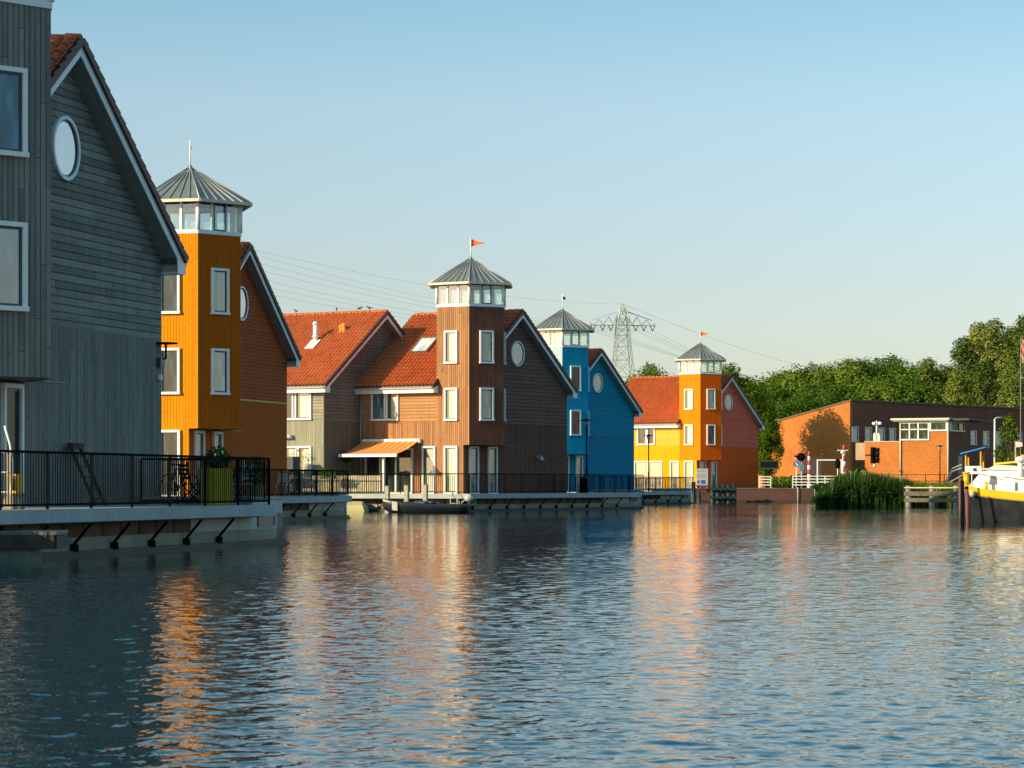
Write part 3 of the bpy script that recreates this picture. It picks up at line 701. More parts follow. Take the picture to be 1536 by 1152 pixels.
# ============================================================ quays, decks
def poly_in(pts): return pts
def quay(name, label, L, a, path, ext, h=.75, wall_in=.55, endbox=True, strut_from=0, band=DARKTIMB, group='concrete quays under the houses', step=1.85, back=9):
    """path: local (e,g) points front-left, corner, end; wall under the deck, beam at its edge, struts"""
    o = L(0, 0); root = thing(name, label, 'quay', (o.x, o.y, 0), -R(a), group)
    Lf, A, B = [Vector((*p, 0)) for p in path]
    back_ = [Vector((B.x-back-A.x+Lf.x*0+0, B.y, 0)), Vector((Lf.x, B.y, 0))]
    # deck
    deck = [A+Vector((-.3, .3, 0)), B+Vector((-.3, 0, 0)), Vector((Lf.x, B.y, 0)), Lf+Vector((0, .3, 0))]
    MB().prism([(p.x, p.y) for p in deck], h-.12, .896).build('deck_slab', GRAVEL, root)
    def inset(P, Q, d):
        t = (Q-P).normalized(); n = Vector((-t.y, t.x, 0)); return P+n*d, Q+n*d
    def run(P, Q, first, ext_):
        t = (Q-P).normalized(); n = Vector((-t.y, t.x, 0)); L_ = (Q-P).length
        m = MB(); k = 0; x = 0
        while x < L_-.01:
            b = min(x+3.0, L_); p, q = P+t*(x+.006), P+t*(b-.006)
            m.slab([p+Vector((0, 0, h-.09)), q+Vector((0, 0, h-.09)), q+Vector((0, 0, .90)), p+Vector((0, 0, .90))], n*.3); x = b
        bm_ = m.build('edge_beam', CONCB, root)
        # bolts
        w = MB(); wp, wq = P+n*wall_in, Q+n*wall_in+t*ext_
        w.slab([wp+Vector((0, 0, -1.5)), wq+Vector((0, 0, -1.5)), wq+Vector((0, 0, .36)), wp+Vector((0, 0, .36))], n*.4)
        w.build('quay_wall', CONCW, root)
        w = MB(); w.slab([wp+n*.05+Vector((0, 0, .36)), wq+n*.05-t*ext_+Vector((0, 0, .36)), wq+n*.05-t*ext_+Vector((0, 0, h-.1)), wp+n*.05+Vector((0, 0, h-.1))], n*.2); w.build('wall_panels', UNDER, root)
        w = MB(); w.slab([wp-n*.08+Vector((0, 0, -.6)), wq+t*.08-n*.08+Vector((0, 0, -.6)), wq+t*.08-n*.08+Vector((0, 0, .12)), wp-n*.08+Vector((0, 0, .12))], n*.079)
        w.slab([wp-n*.14+Vector((0, 0, -.05)), wq+t*.1-n*.14+Vector((0, 0, -.05)), wq+t*.1-n*.14+Vector((0, 0, .04)), wp-n*.14+Vector((0, 0, .04))], n*.06)
        w.build('fender_timber', band, root)
        x = step*.6
        while x < L_-.6:
            p = P+t*x; s_ = MB(); s_.bar(p+n*.16+Vector((0, 0, h-.13)), p+n*(wall_in-.02)+Vector((0, 0, .2)), .045); s_.box(-.09, .09, -.06, .06, .10, .24, Matrix.Translation(p+n*(wall_in-.03))); s_.build('strut', BLACK, root); x += step
        return t, n, wp, wq
    run(Lf, A, 0, -.55)
    t, n, wp, wq = run(A, B, 1, ext)
    if endbox:
        m = MB(); p, q = wq-t*(ext+3.6), wq-t*(ext-.03)
        m.slab([p-n*.0+Vector((0, 0, .361)), q+Vector((0, 0, .361)), q+Vector((0, 0, h-.095)), p+Vector((0, 0, h-.095))], n*.3)
        p = wq-t*(ext-.03)
        m.slab([p+Vector((0, 0, .361)), wq+Vector((0, 0, .361)), wq+Vector((0, 0, 1.02)), p+Vector((0, 0, 1.02))], n*2.5)
        eb = m.build('end_block', CONC, root)
        m = MB(); p = wq-t*(ext+.02)-n*.04; m.slab([p+Vector((0, 0, 1.021)), wq+t*.05-n*.04+Vector((0, 0, 1.021)), wq+t*.05-n*.04+Vector((0, 0, 1.07)), p+Vector((0, 0, 1.07))], n*2.6); m.build('coping', CONCB, root)
        v = MB(); c = wq-t*1.1; B_ = Matrix(((t.x, -n.x, 0, c.x), (t.y, -n.y, 0, c.y), (0, 0, 1, .42), (0, 0, 0, 1)))
        v.box(-.5, .5, .002, .012, .02, .245, B_)
        for z in range(6): v.box(-.5, .5, .0, .03, .03+z*.035, .05+z*.035, B_)
        v.box(-.55, .55, 0, .035, -.01, .02, B_); v.box(-.55, .55, 0, .035, .245, .275, B_); v.box(-.55, -.5, 0, .035, .02, .245, B_); v.box(.5, .55, 0, .035, .02, .245, B_)
        v.build('vent_grille', SASH, root)
    # end wall back to the land
    m = MB(); m.slab([wq+Vector((0, 0, -1.5)), wq+n*14+Vector((0, 0, -1.5)), wq+n*14+Vector((0, 0, .7)), wq+Vector((0, 0, .7))], t*-.4); m.build('quay_end_wall', CONC, root)
    m = MB(); m.prism([(p.x, p.y) for p in (wq-t*.42+n*.3, wq+n*40-t*.42, Vector((wq.x-40, Lf.y+1.2, 0)), Vector((Lf.x, Lf.y+1.2, 0)), A+n*1.2+t*1.2)], -1.4, .62); m.build('quay_fill', CONC, root)
    return root
qg = quay('quay', 'concrete quay with dark struts under the grey house terrace, nearest the camera', LG, A1, [(-9, -14.6), (3.1, -14.6), (2.95, 9.0)], 2.0)
qo = quay('quay', 'concrete quay under the terrace beside the orange house', LO, A1, [(-9, -4.0), (2.6, -4.0), (2.55, 10.1)], 1.0)
qb = quay('quay', 'long concrete quay with walkway beside the brown house', LB, A2, [(-13, -6.3), (2.35, -3.6), (1.15, 16.2)], 1.3)
qu = quay('quay', 'short concrete quay in front of the blue house, next to the yellow house', LU, A2, [(-9, -2.2), (2.0, -1.6), (1.75, 15.0)], 1.2)

def railing(label, pts, spacing=1.85, h=1.0, pitch=.11, z=.9, mat=BLACK, group='black steel railings along the terraces', name='railing', balus=True, rails=(), pw=.05):
    o = Vector(pts[0]); root = thing(name, label, 'railing', (o.x, o.y, z), 0, group)
    for a, b in zip(pts[:-1], pts[1:]):
        a, b = Vector(a)-o, Vector(b)-o; a.z = b.z = 0; L_ = (b-a).length; t = (b-a)/L_; n = max(1, round(L_/spacing))
        m = MB(); m.bar(a+Vector((0, 0, h)), b+Vector((0, 0, h)), .05, .045); m.build('top_rail', mat, root)
        if balus:
            m = MB(); m.bar(a+Vector((0, 0, .08)), b+Vector((0, 0, .08)), .04, .04); m.build('bottom_rail', mat, root)
        for r_ in rails:
            m = MB(); m.bar(a+Vector((0, 0, r_)), b+Vector((0, 0, r_)), .04, .05); m.build('middle_rail', mat, root)
        for i in range(n+1):
            p = a+t*L_*i/n; m = MB(); m.box(p.x-pw/2, p.x+pw/2, p.y-pw/2, p.y+pw/2, -.02, h-.02); m.build('post', mat, root)
        if balus:
            for i in range(n):
                m = MB(); x = L_*i/n+pitch
                while x < L_*(i+1)/n-.05: p = a+t*x; m.box(p.x-.008, p.x+.008, p.y-.008, p.y+.008, .09, h-.02); x += pitch
                m.build('baluster_panel', mat, root)
    return root
railing('black railing along the grey house terrace, with a corner at its end', [LG(3.0, -14), LG(2.87, 8.8), LG(-.2, 9.0)])
railing('black inner railing behind the green planter on the grey house terrace', [LG(.9, 10.4), LG(-3.5, 10.4)])
railing('black railing around the dining terrace of the orange house', [LO(2.5, -3.8), LO(2.45, 9.9), LO(-.1, 10.0)])
railing('black railing along the sunlit front of the brown house', [LB(-12.5, -6.1), LB(2.2, -3.5)])
railing('black railing beside the dark gable of the brown house, reaching the blue house', [LB(2.25, -3.5), LB(1.1, 16.6)])
railing('black railing in front of the blue house gable', [LU(1.9, -1.5), LU(1.65, 15.5)])
railing('short black railing in front of the yellow house front', [LR(-9, -2.6), at(1028, 728, 206)*1], 1.85)

# timber slat fence in front of the beige and brown fronts
def slat_fence(label, p, q, h=.92):
    p, q = Vector(p), Vector(q); root = thing('slat_fence', label, 'fence', (p.x, p.y, .9)); d = q-p; L_ = d.length; t = d/L_; n = int(L_/.13); m = MB()
    for i in range(n): 
        c = t*(i*.13+.06); m.bar(c+Vector((0, 0, .05)), c+Vector((0, 0, h+random.uniform(-.01, .01))), .10, .02, t.cross(Vector((0, 0, 1))))
    m.build('slats', plain('pale_slats', (.50, .42, .27), .8, var=.25, scale=8), root)
    m = MB(); nn = Vector((-t.y, t.x, 0))*.05
    for z in (.2, .75): m.bar(nn+Vector((0, 0, z)), nn+t*L_+Vector((0, 0, z)), .04, .08)
    m.build('rails', TIMB, root); return root
slat_fence('pale timber slat fence behind the railing in front of the awning', LB(-8.4, -4.6), LB(-3.0, -3.6))

# ============================================================ things on the terraces
def gx(L, e, x):
    lo, hi = -30.0, 40.0
    for _ in range(50):
        mid = (lo+hi)/2; p = L(e, mid)
        if HX+p.x/p.y*F < x: lo = mid
        else: hi = mid
    return lo
# ladder leaning on the grey wall
lx = thing('ladder', 'dark wooden ladder leaning against the grey wall', 'ladder', LG(.15, gx(LG, .15, 140), .9), -R(A1))
wd = plain('old_dark_wood', (.055, .035, .028), .8, var=.3)
a0, b0 = Vector((.12, .1, 0)), Vector((-.36, -.12, 1.22))
for dy in (-.26, .26): m = MB(); m.bar(a0+Vector((0, dy, 0)), b0+Vector((0, dy*.9, 0)), .12, .07); m.build('stile', wd, lx)
for i in range(5):
    t_ = .12+.18*i; c = a0+(b0-a0)*t_; MB().bar(c+Vector((0, -.2, 0)), c+Vector((0, .2, 0)), .035).build('rung', wd, lx)
MB().box(-.40, -.28, -.40, .16, 1.18, 1.30).build('top_step', wd, lx)
# planter with shrub
def foliage(name, mat, n, c, rad, leaf=.05, parent=None, up=.0, seed=1):
    rnd = random.Random(seed); m = MB()
    for i in range(n):
        while True:
            p = Vector((rnd.uniform(-1, 1), rnd.uniform(-1, 1), rnd.uniform(-1, 1)))
            if p.length < 1: break
        p = Vector(c)+Vector((p.x*rad[0], p.y*rad[1], p.z*rad[2]))
        u = Vector((rnd.gauss(0, 1), rnd.gauss(0, 1), rnd.gauss(0, 1)+up)).normalized(); w = u.orthogonal().normalized()
        s = leaf*rnd.uniform(.6, 1.3); m.face([p-w*s*.5, p+u*s, p+w*s*.5, p-u*s])
    return m.build(name, mat, parent)
LF1 = leaf_mat('shrub_leaves', (.02, .05, .012), (.05, .11, .02), (.10, .18, .03))
LF2 = leaf_mat('lime_leaves', (.12, .20, .01), (.26, .36, .02), (.45, .5, .06))
LFR = leaf_mat('reddish_leaves', (.10, .04, .02), (.25, .07, .04), (.30, .2, .05))
LIME = clad('lime_planter_boards', (.46, .39, .03), w=.16, var=.1, groove=.5)
pl = thing('planter', 'tall lime green planter box with a small shrub on the grey house terrace', 'planter', LG(2.3, gx(LG, 2.3, 325), .9), -R(A1)-.5)
m = MB(); m.box(-.24, .24, -.24, .24, 0, .78); m.build('planter_box', LIME, pl); MB().box(-.20, .20, -.20, .20, .72, .785).build('soil', plain('soil', (.03, .02, .015), .9), pl)
sh = foliage('shrub', LF1, 260, (0, .0, .98), (.28, .3, .26), .055, pl)
m = MB()
for dx, dy in ((0, .1), (.1, -.1), (-.1, .1)): m.tube([(0, .0, .75), (dx, dy, 1.25)], [.012, .004], 5)
m.build('stems', wd, pl)
pt = thing('potted_plant', 'round pot with a dark leafy plant near the end of the grey house terrace', 'plant', LG(1.9, gx(LG, 1.9, 383), .9))
MB().cyl((0, 0), .17, 0, .42, 14, .24).build('pot', plain('olive_pot', (.12, .12, .04), .6), pt); foliage('foliage', LF1, 260, (0, 0, .75), (.26, .26, .35), .05, pt, seed=3)
# table and stools at the end of the terrace
def table(label, loc, r=.4, mat=BLACK, group='round metal garden tables'):
    t_ = thing('garden_table', label, 'table', loc, 0, group); MB().cyl((0, 0), r, .72, .745, 20).build('table_top', mat, t_)
    for k in range(3): an = 2.1*k; MB().tube([(.32*math.cos(an), .32*math.sin(an), 0), (0, 0, .4), (-.25*math.cos(an), -.25*math.sin(an), .72)], .014, 6).build('leg', mat, t_)
    return t_
def chair(label, loc, rz, mat, group='garden chairs on the terraces'):
    c = thing('garden_chair', label, 'chair', loc, rz, group)
    m = MB()
    for i in range(6): m.box(-.21, .21, -.21+i*.07, -.16+i*.07, .44, .46)
    m.build('seat', mat, c); m = MB()
    for i in range(4): m.box(-.21, .21, .20+.015*i, .215+.015*i, .55+i*.09, .61+i*.09)
    m.build('backrest', mat, c)
    for sx in (-.2, .2):
        MB().tube([(sx, .28, 0), (sx, -.18, .45)], .014, 6).build('leg', mat, c); MB().tube([(sx, -.26, 0), (sx, .18, .45), (sx, .27, .95)], .014, 6).build('leg', mat, c)
    return c
PALEM = plain('pale_blue_metal', (.38, .43, .47), .5)
chair('black folding chair with slats near the end of the grey house terrace', LG(1.2, gx(LG, 1.2, 290), .9), 1.2, BLACK)
chair('pale metal chair beside the potted plant on the grey house terrace', LG(1.4, gx(LG, 1.4, 362), .9), -2.2, PALEM)
table('black metal table behind the railing of the grey house terrace', LG(1.0, gx(LG, 1.0, 345), .9))
# bicycle by the house corner
def bicycle(label, loc, rz):
    b = thing('bicycle', label, 'bicycle', loc, rz); bm_ = plain('bike_black', (.015, .015, .018), .4)
    for y in (0, 1.05):
        w = MB(); K = 20
        w.tube([(0, y+.33*math.cos(2*math.pi*k/K), .34+.33*math.sin(2*math.pi*k/K)) for k in range(K+1)], .018, 6, False); o = w.build('wheel', bm_, b)
        s_ = MB()
        for k in range(12): an = math.pi*k/6; s_.bar((0, y, .34), (0, y+.32*math.cos(an), .34+.32*math.sin(an)), .004)
        s_.build('spokes', STEEL, o)
    f = MB()
    for p, q in (((0, 0, .34), (0, .42, .30)), ((0, .42, .30), (0, .28, .82)), ((0, .28, .78), (0, .85, .80)), ((0, .42, .30), (0, .86, .74)), ((0, 0, .34), (0, .30, .76)), ((0, 1.05, .34), (0, .84, .95))): f.tube([p, q], .016, 6)
    f.build('frame', plain('bike_frame', (.03, .05, .09), .4), b); MB().box(-.06, .06, .18, .40, .86, .91).build('saddle', bm_, b); MB().tube([(-.28, .75, 1.02), (-.1, .84, 1.0), (.1, .84, 1.0), (.28, .75, 1.02)], .014, 6).build('handlebar', STEEL, b)
    return b
bicycle('dark bicycle parked by the far corner of the grey house', LG(.1, gx(LG, .1, 252), .9), -R(A1)-.15)
# patio heater/wall fixtures at grey corner: parabolic antenna dish on a wall bracket
an = thing('wall_antenna', 'dark flat antenna on a bracket at the far corner of the grey house', 'antenna', LG(GE+.01, 10.2, 0), -R(A1))
MB().cyl((.12, .30), .27, 4.52, 4.55, 18).build('disc', BLACK, an); m = MB(); m.tube([(0, .1, 4.1), (.12, .30, 4.2), (.12, .30, 4.53)], .03, 6); m.build('bracket', BLACK, an)
m = MB(); m.box(0, .10, .05, .30, 4.0, 4.2); m.build('control_box', SASH, an)
fx = thing('wall_lamp', 'small box lamp low on the far corner of the grey house', 'lamp', LG(GE+.01, 10.3, 0), -R(A1))
MB().box(0, .08, 0, .1, 3.70, 3.82).build('lamp_housing', WHITE, fx); MB().box(.01, .07, .02, .08, 3.66, 3.699).build('lamp_lens', STEEL, fx)
# yellow crate/tool and hose rack in the door of the grey house
yb = thing('level_case', 'yellow plastic case standing behind the railing by the grey house door', 'case', LG(2.3, gx(LG, 2.3, 21), .9), -R(A1))
m = MB(); m.box(-.14, .14, -.06, .06, .28, .62); m.build('case_body', plain('yellow_plastic', (.85, .42, .02), .45), yb)
m = MB(); m.box(-.02, .02, -.1, -.061, .34, .56); m.build('clasp', SASH, yb)
m = MB(); m.box(-.16, .16, -.10, .10, 0, .28); m.build('stand', TIMB, yb)
pk = thing('timber_post', 'pale timber post standing by the yellow case', 'post', LG(2.3, gx(LG, 2.3, 14), .9)); MB().box(-.035, .035, -.035, .035, 0, .98).build('shaft', plain('raw_pine', (.45, .32, .18), .8), pk); MB().prism([(-.045, -.045), (.045, -.045), (.045, .045), (-.045, .045)], .98, 1.01).build('cap', TIMB, pk)
rk = thing('hose_rack', 'white curved metal rack at the left edge of the terrace', 'rack', LG(2.2, gx(LG, 2.2, 3), .9), -R(A1))
for k, dx in enumerate((-.15, .15)):
    MB().tube([(dx, -.2, 1.45), (dx, .0, 1.15), (dx, .12, .8), (dx, .05, .3), (dx, .2, 0)], .02, 8).build('upright', WHITE, rk)
for z in (.3, .65, 1.0): MB().tube([(-.15, .05, z), (.15, .05, z)], .015, 6).build('crossbar', WHITE, rk)

# orange terrace: table, chairs, plants, cupboard
WM = plain('white_garden_metal', (.6, .62, .6), .5)
table('pale metal table between two chairs on the orange house terrace', LO(1.3, 6.6, .9), .42, WM)
chair('white garden chair left of the table on the orange house terrace', LO(1.2, 5.6, .9), -.2, WM)
chair('white garden chair right of the table on the orange house terrace', LO(1.6, 7.8, .9), 2.6, WM)
cb = thing('storage_cabinet', 'dark corrugated cabinet on the terrace before the beige house', 'cabinet', LB(-7.9, -4.6, .9), -R(A2))
m = MB(); m.box(-.62, .3, -.3, .3, 0, 1.85); m.build('cabinet_body', clad('cabinet_slats', (.11, .11, .11), w=.09, groove=.6), cb); m = MB(); m.box(-.64, .32, -.32, .32, 1.851, 1.9); m.build('cabinet_lid', SASH, cb)
for i, (x_, g_, r_, mt, lab) in enumerate(((-9.6, -4.9, .5, LF2, 'bright lime shrub in a trough below the beige house window'), (-8.9, -4.6, .35, LF1, 'dark green bush low on the terrace beside the cabinet'), (-6.75, -3.9, .32, LF1, 'dark bush behind the slat fence near the beige gable'))):
    sp_ = thing('potted_shrub', lab, 'plant', LB(x_, g_, .9)); MB().cyl((0, 0), .2, 0, .4, 12, .27).build('pot', plain('terracotta_pot', (.3, .12, .06), .8), sp_); foliage('foliage', mt, 500, (0, 0, .85), (r_*1.5, r_, r_), .07, sp_, seed=i+9)
br = thing('young_tree', 'thin young tree with yellow leaves in front of the beige house', 'tree', LB(-8.2, -4.0, .9))
m = MB(); m.tube([(0, 0, 0), (.03, 0, 1.4), (0, .05, 2.2)], [.03, .02, .01], 6)
for k in range(7): m.tube([(0, 0, 1.0+k*.16), (.5*math.cos(k*2.2), .5*math.sin(k*2.2), 1.4+k*.17)], [.01, .004], 5)
m.build('trunk', wd, br); foliage('crown', LF2, 170, (0, 0, 1.85), (.75, .5, .65), .055, br, seed=21)
def basket(label, p, mt, seed):
    o = thing('flower_box', label, 'flower box', p, -R(A2)+.18); m = MB(); m.box(-.4, .4, -.12, .12, -.1, .08); m.build('trough', SASH, o); foliage('flowers', mt, 420, (0, -.05, .18), (.5, .2, .19), .05, o, seed=seed)
basket('flower box with red and bronze leaves on the railing', LB(-7.6, -5.40, 1.75), LFR, 31)
basket('flower box with bright yellow flowers on the railing before the awning', LB(-5.35, -5.0, 1.75), LF2, 32)
hb = thing('hanging_bird_feeder', 'dark hanging basket on the taupe gable wall of the beige house', 'hanging basket', LB(-6.80, -1.9, 0), -R(A2))
m = MB(); m.tube([(0, 0, 3.05), (.4, 0, 3.1), (.4, 0, 2.85)], .02, 6); m.build('bracket', BLACK, hb); foliage('foliage', LF1, 160, (.4, 0, 2.7), (.3, .3, .2), .06, hb)

# gulls and starlings on the ridges
def bird(label, p, rz):
    o = thing('bird', label, 'bird', p, rz, 'dark birds perched on the roof ridges'); o.scale = (.75,)*3; m = MB()
    m.tube([(0, -.26, .17), (0, -.14, .17), (0, -.04, .16), (0, .08, .19), (0, .13, .25), (0, .17, .28), (0, .21, .27), (0, .26, .26)], [.012, .03, .065, .06, .04, .043, .03, .004], 8)
    o2 = m.build('body', plain('bird_black', (.02, .02, .02), .6), o)
    for sx in (-.025, .025): MB().tube([(sx, .01, .12), (sx, .02, 0)], .007, 5).build('leg', wd, o)
for i, e_ in enumerate((-12.2, -11.0, -9.8, -7.2, -6.9, -5.6, -2.9, -1.4, -.75)):
    s_ = ('first', 'second', 'third', 'fourth', 'fifth', 'sixth', 'seventh', 'eighth', 'ninth')[i]
    p = NB.matrix_basis @ Vector((e_, RG, RZ+.16)); bird('dark bird on the beige house ridge, %s from the left' % s_, p, -R(A2)+random.uniform(-1.8, 1.8))
bird('dark bird on the brown house ridge left of its tower', HB.matrix_basis @ Vector((-3.55, RG, RZ+.16)), .6)

# jetty in the left foreground
jt = thing('floating_jetty', 'low dark timber jetty on a mossy concrete float, lower left corner', 'jetty', (-9.6, 45.0, 0), 0.06)
m = MB()
for i in range(30): m.box(-4+i*.2, -4+i*.2+.19, -.9, 1.0, .50, .55)
m.build('deck_boards', plain('wet_boards', (.16, .13, .11), .55, var=.4, scale=4), jt)
m = MB(); m.box(-4, 1.95, -.9, -.8, .26, .499); m.box(-4, 1.95, .9, 1.0, .26, .499); m.box(1.86, 1.99, -.8, .9, .26, .499); m.build('side_beams', plain('dark_beam', (.05, .038, .03), .7, var=.4, scale=5), jt)
m = MB(); m.box(-1.0, 1.55, -.75, .85, -.4, .30); m.build('float', concrete_mat('mossy_float', (.30, .34, .26), (.02, .05, .045), 1.0), jt)

# stones, piles, small boat before the brown house
sg = thing('stone_ledge', 'sunlit yellowish stone ledge at the waterline under the brown house terrace', 'ledge', LB(-4.4, -5.1, 0), -R(A2)+.1)
m = MB(); m.slab([(-3.2, -.4, -.2), (1.6, -.4, -.2), (1.3, -.2, .32), (-2.6, -.2, .36)], (0, .5, 0)); m.slab([(-2.4, -.05, .36), (1.2, -.05, .32), (1.0, .35, .5), (-1.8, .35, .55)], (0, .3, 0)); m.build('stone_slab', concrete_mat('yellow_stone', (.46, .40, .2), (.14, .12, .03), .6), sg)
foliage('moss', LF2, 240, (-.4, -.0, .5), (.6, .15, .08), .06, sg, seed=5)
for i, x in enumerate((581, 610, 638)):
    p = at(x, 728, 130.5+i*-.4); s_ = ('left', 'middle', 'right')[i]
    o = thing('mooring_post', 'square timber mooring post, %s one of three by the small black boat' % s_, 'mooring post', (p.x, p.y, 0), -.4, 'square timber mooring posts')
    MB().box(-.1, .1, -.1, .1, -1, 1.26+.03*i).build('shaft', plain('grey_pile', (.36, .32, .24), .85, var=.25, scale=5), o); MB().box(-.105, .105, -.105, .105, 1.265+.03*i, 1.30+.03*i).build('cap', TIMB, o)
bt_ = thing('small_boat', 'small black open boat with an outboard motor moored at the brown house', 'boat', (0, 0, 0)); p0 = at(640, 0, 128.2); bt_.location = (p0.x, 128.2, 0); bt_.rotation_euler.z = .03
def hull(st, lv, close=True):
    """st: (x, halfbeam, keel z, sheer z); returns rings"""
    rings = []
    for x, b, k, s_ in st:
        r = []
        for f_, w_ in lv: r.append(Vector((x, -b*w_, k+(s_-k)*f_)))
        for f_, w_ in reversed(lv): r.append(Vector((x, b*w_, k+(s_-k)*f_)))
        rings.append(r)
    return rings
def skin(m, rings, inner=None, smooth=True):
    for i in range(len(rings)-1):
        for j in range(len(rings[0])-1): m.face([rings[i][j], rings[i+1][j], rings[i+1][j+1], rings[i][j+1]][::-1], sm=smooth)
lv = [(1, 1), (.7, .95), (.4, .84), (.12, .6), (0, .1)]
st = [(-2.1, .08, .20, .66), (-1.8, .28, .02, .60), (-1.2, .5, -.1, .50), (-.4, .62, -.15, .42), (.6, .64, -.15, .38), (1.5, .58, -.12, .38), (2.0, .52, -.06, .40)]
m = MB(); rg = hull(st, lv); skin(m, rg); m.face(rg[-1]); ri = [[Vector((v.x*.97, v.y*.9, v.z+.03)) for v in r] for r in rg]
for i in range(len(ri)-1):
    for j in range(len(ri[0])-1): m.face([ri[i][j], ri[i+1][j], ri[i+1][j+1], ri[i][j+1]], sm=True)
for i in range(len(rg)-1):
    for j in (0, -1): m.face([rg[i][j], rg[i+1][j], ri[i+1][j], ri[i][j]])
m.build('hull', plain('boat_black', (.018, .022, .03), .35), bt_)
m = MB(); m.box(-1.62, -1.30, -.47, -.30, .10, .56, Matrix.Rotation(0, 4, 'Z')); 
m = MB(); m.box(-.5, -.2, -.52, .52, .24, .28); m.build('thwart', TIMB, bt_); m = MB(); m.box(.9, 1.3, -.5, .5, .22, .26); m.build('thwart', TIMB, bt_)
m = MB()
for i in range(10): m.ball((-.9+.16*i, random.uniform(-.25, .2), .42+random.uniform(-.03, .08)), .19, 8, 5, (1.2, 1.2, .6))
m.build('tarpaulin', plain('navy_tarp', (.03, .045, .07), .5, var=.4, scale=8), bt_)
ob = MB(); ob.ball((2.02, 0, .70), .2, 12, 8, (1.1, .8, .9)); o_ = ob.build('outboard_motor', plain('silver_cowl', (.45, .48, .5), .35), bt_); m = MB(); m.box(1.98, 2.1, -.06, .06, -.2, .6); m.build('motor_leg', SASH, o_)
m = MB(); m.tube([(1.9, 0, .66), (1.5, .1, .62)], .025, 6); m.build('tiller', BLACK, o_)
m = MB(); m.slab([(-1.66, -.40, .14), (-1.40, -.475, .10), (-1.40, -.50, .52), (-1.66, -.42, .56)], (0, .02, 0)); m.build('registration_panel', plain('pale_panel', (.5, .47, .38), .5), bt_)
sn = thing('swim_ladder', 'small sunlit metal ladder hanging at the corner of the brown terrace', 'ladder', LB(1.6, -3.95, 0), -R(A2))
for dx in (-.2, .2): MB().tube([(dx, 0, -.1), (dx, 0, .8), (dx, .25, .95)], .02, 6).build('stile', STEEL, sn)
for z in (.15, .42, .7): MB().tube([(-.2, 0, z), (.2, 0, z)], .016, 6).build('rung', STEEL, sn)
MB().bar((.6, .3, .72), (-.1, .1, .05), .07).build('brace', TIMB, sn)
# ============================================================ lamps on the quays
def lamp(label, p, h=4.1, rz=0):
    o = thing('street_lamp', label, 'street lamp', p, rz, 'dark post lamps with flat heads'); m = MB(); m.cyl((0, 0), .06, 0, h*.35, 8); m.cyl((0, 0), .042, h*.35, h-.28, 8); m.build('pole', BLACK, o)
    MB().cyl((0, 0), .11, h-.30, h-.06, 10, .15).build('lantern_glass', plain('lamp_glass', (.5, .52, .5), .2), o); m = MB(); m.cyl((0, 0), .38, h-.06, h-.02, 16, .36); m.cyl((0, 0), .1, h-.02, h+.03, 10); m.build('lamp_hat', BLACK, o); return o
p = at(880, 728, 147); lamp('post lamp in front of the blue house, beside the brown gable', (p.x, p.y, .9), 4.05)
p = at(973, 728, 189); lamp('post lamp in front of the yellow house windows', (p.x, p.y, .9), 4.0)
p = at(1410, 728, 240); lamp('post lamp in front of the low orange brick bridge house', (p.x, p.y, 1.1), 3.8)
bn = thing('litter_bin', 'dark litter bin beside the railing at the end of the brown gable', 'bin', LB(.2, 11.4, .9)); MB().cyl((0, 0), .22, 0, .8, 12).build('bin_body', BLACK, bn); MB().cyl((0, 0), .25, .8, .95, 12, .15).build('bin_lid', SASH, bn)

# ============================================================ ground, water
GRASS = plain('grass_ground', (.05, .085, .022), .95, var=.5, scale=.35, spec=.1)
def hgt(x, y): return 0
g = MB()
W0 = at(1040, 0, 209); pts = [(W0.x, 209), (at(1222, 0, 208).x, 208), (at(1224, 0, 175).x, 175), (at(1262, 0, 167).x, 167), (at(1350, 0, 166).x, 166), (at(1450, 0, 162).x, 162), (46, 150), (300, 120), (1500, 120), (1500, 3000), (-1500, 3000), (-1500, 260), (-60, 240), (W0.x-4, 240)]
g.prism(pts, -1.5, 1.06); struct(g.build('ground', GRASS))
g = MB(); g.prism([(-600, -60), (-22, -60), (-19, 45), (-20, 100), (-14, 140), (-8, 185), (-8, 240.5), (-600, 261)], -1.5, .88); struct(g.build('ground', plain('paving', (.22, .2, .18), .9, var=.2)))
PAVE = plain('quay_paving', (.25, .20, .17), .9, var=.2)
g = MB(); g.prism([(W0.x-3.5, 209.4), (at(1222, 0, 208).x, 208.4), (at(1222, 0, 208).x+6, 224), (at(1222, 0, 208).x+5, 250), (W0.x-3.5, 250)], 1.061, 1.10); struct(g.build('pavement', PAVE))

# water
wm, nt, b, out = newmat('canal_water')
b.inputs['Base Color'].default_value = (.003, .018, .022, 1); b.inputs['Roughness'].default_value = .02; b.inputs['IOR'].default_value = 1.333; b.inputs['Specular Tint'].default_value = (.80, .98, 1.0, 1)
geo = N(nt, 'ShaderNodeNewGeometry')
def wnoise(sx, sy, scale, det, rough=.55):
    mp = N(nt, 'ShaderNodeMapping'); mp.inputs['Scale'].default_value = (sx, sy, 1); mp.inputs['Rotation'].default_value = (0, 0, .25)
    nt.links.new(geo.outputs['Position'], mp.inputs[0]); n_ = N(nt, 'ShaderNodeTexNoise', ins={'Scale': scale, 'Detail': det, 'Roughness': rough}); nt.links.new(mp.outputs[0], n_.inputs['Vector']); return n_.outputs[0]
h1 = wnoise(.9, .8, 1.4, 2.0); h2 = wnoise(1.3, .9, 4.6, 2.0, .55); h3 = wnoise(1.3, .8, 14.0, 2.0)
hh = M_(nt, 'ADD', M_(nt, 'MULTIPLY', h1, .016), M_(nt, 'ADD', M_(nt, 'MULTIPLY', h2, .014), M_(nt, 'MULTIPLY', h3, .0022)))
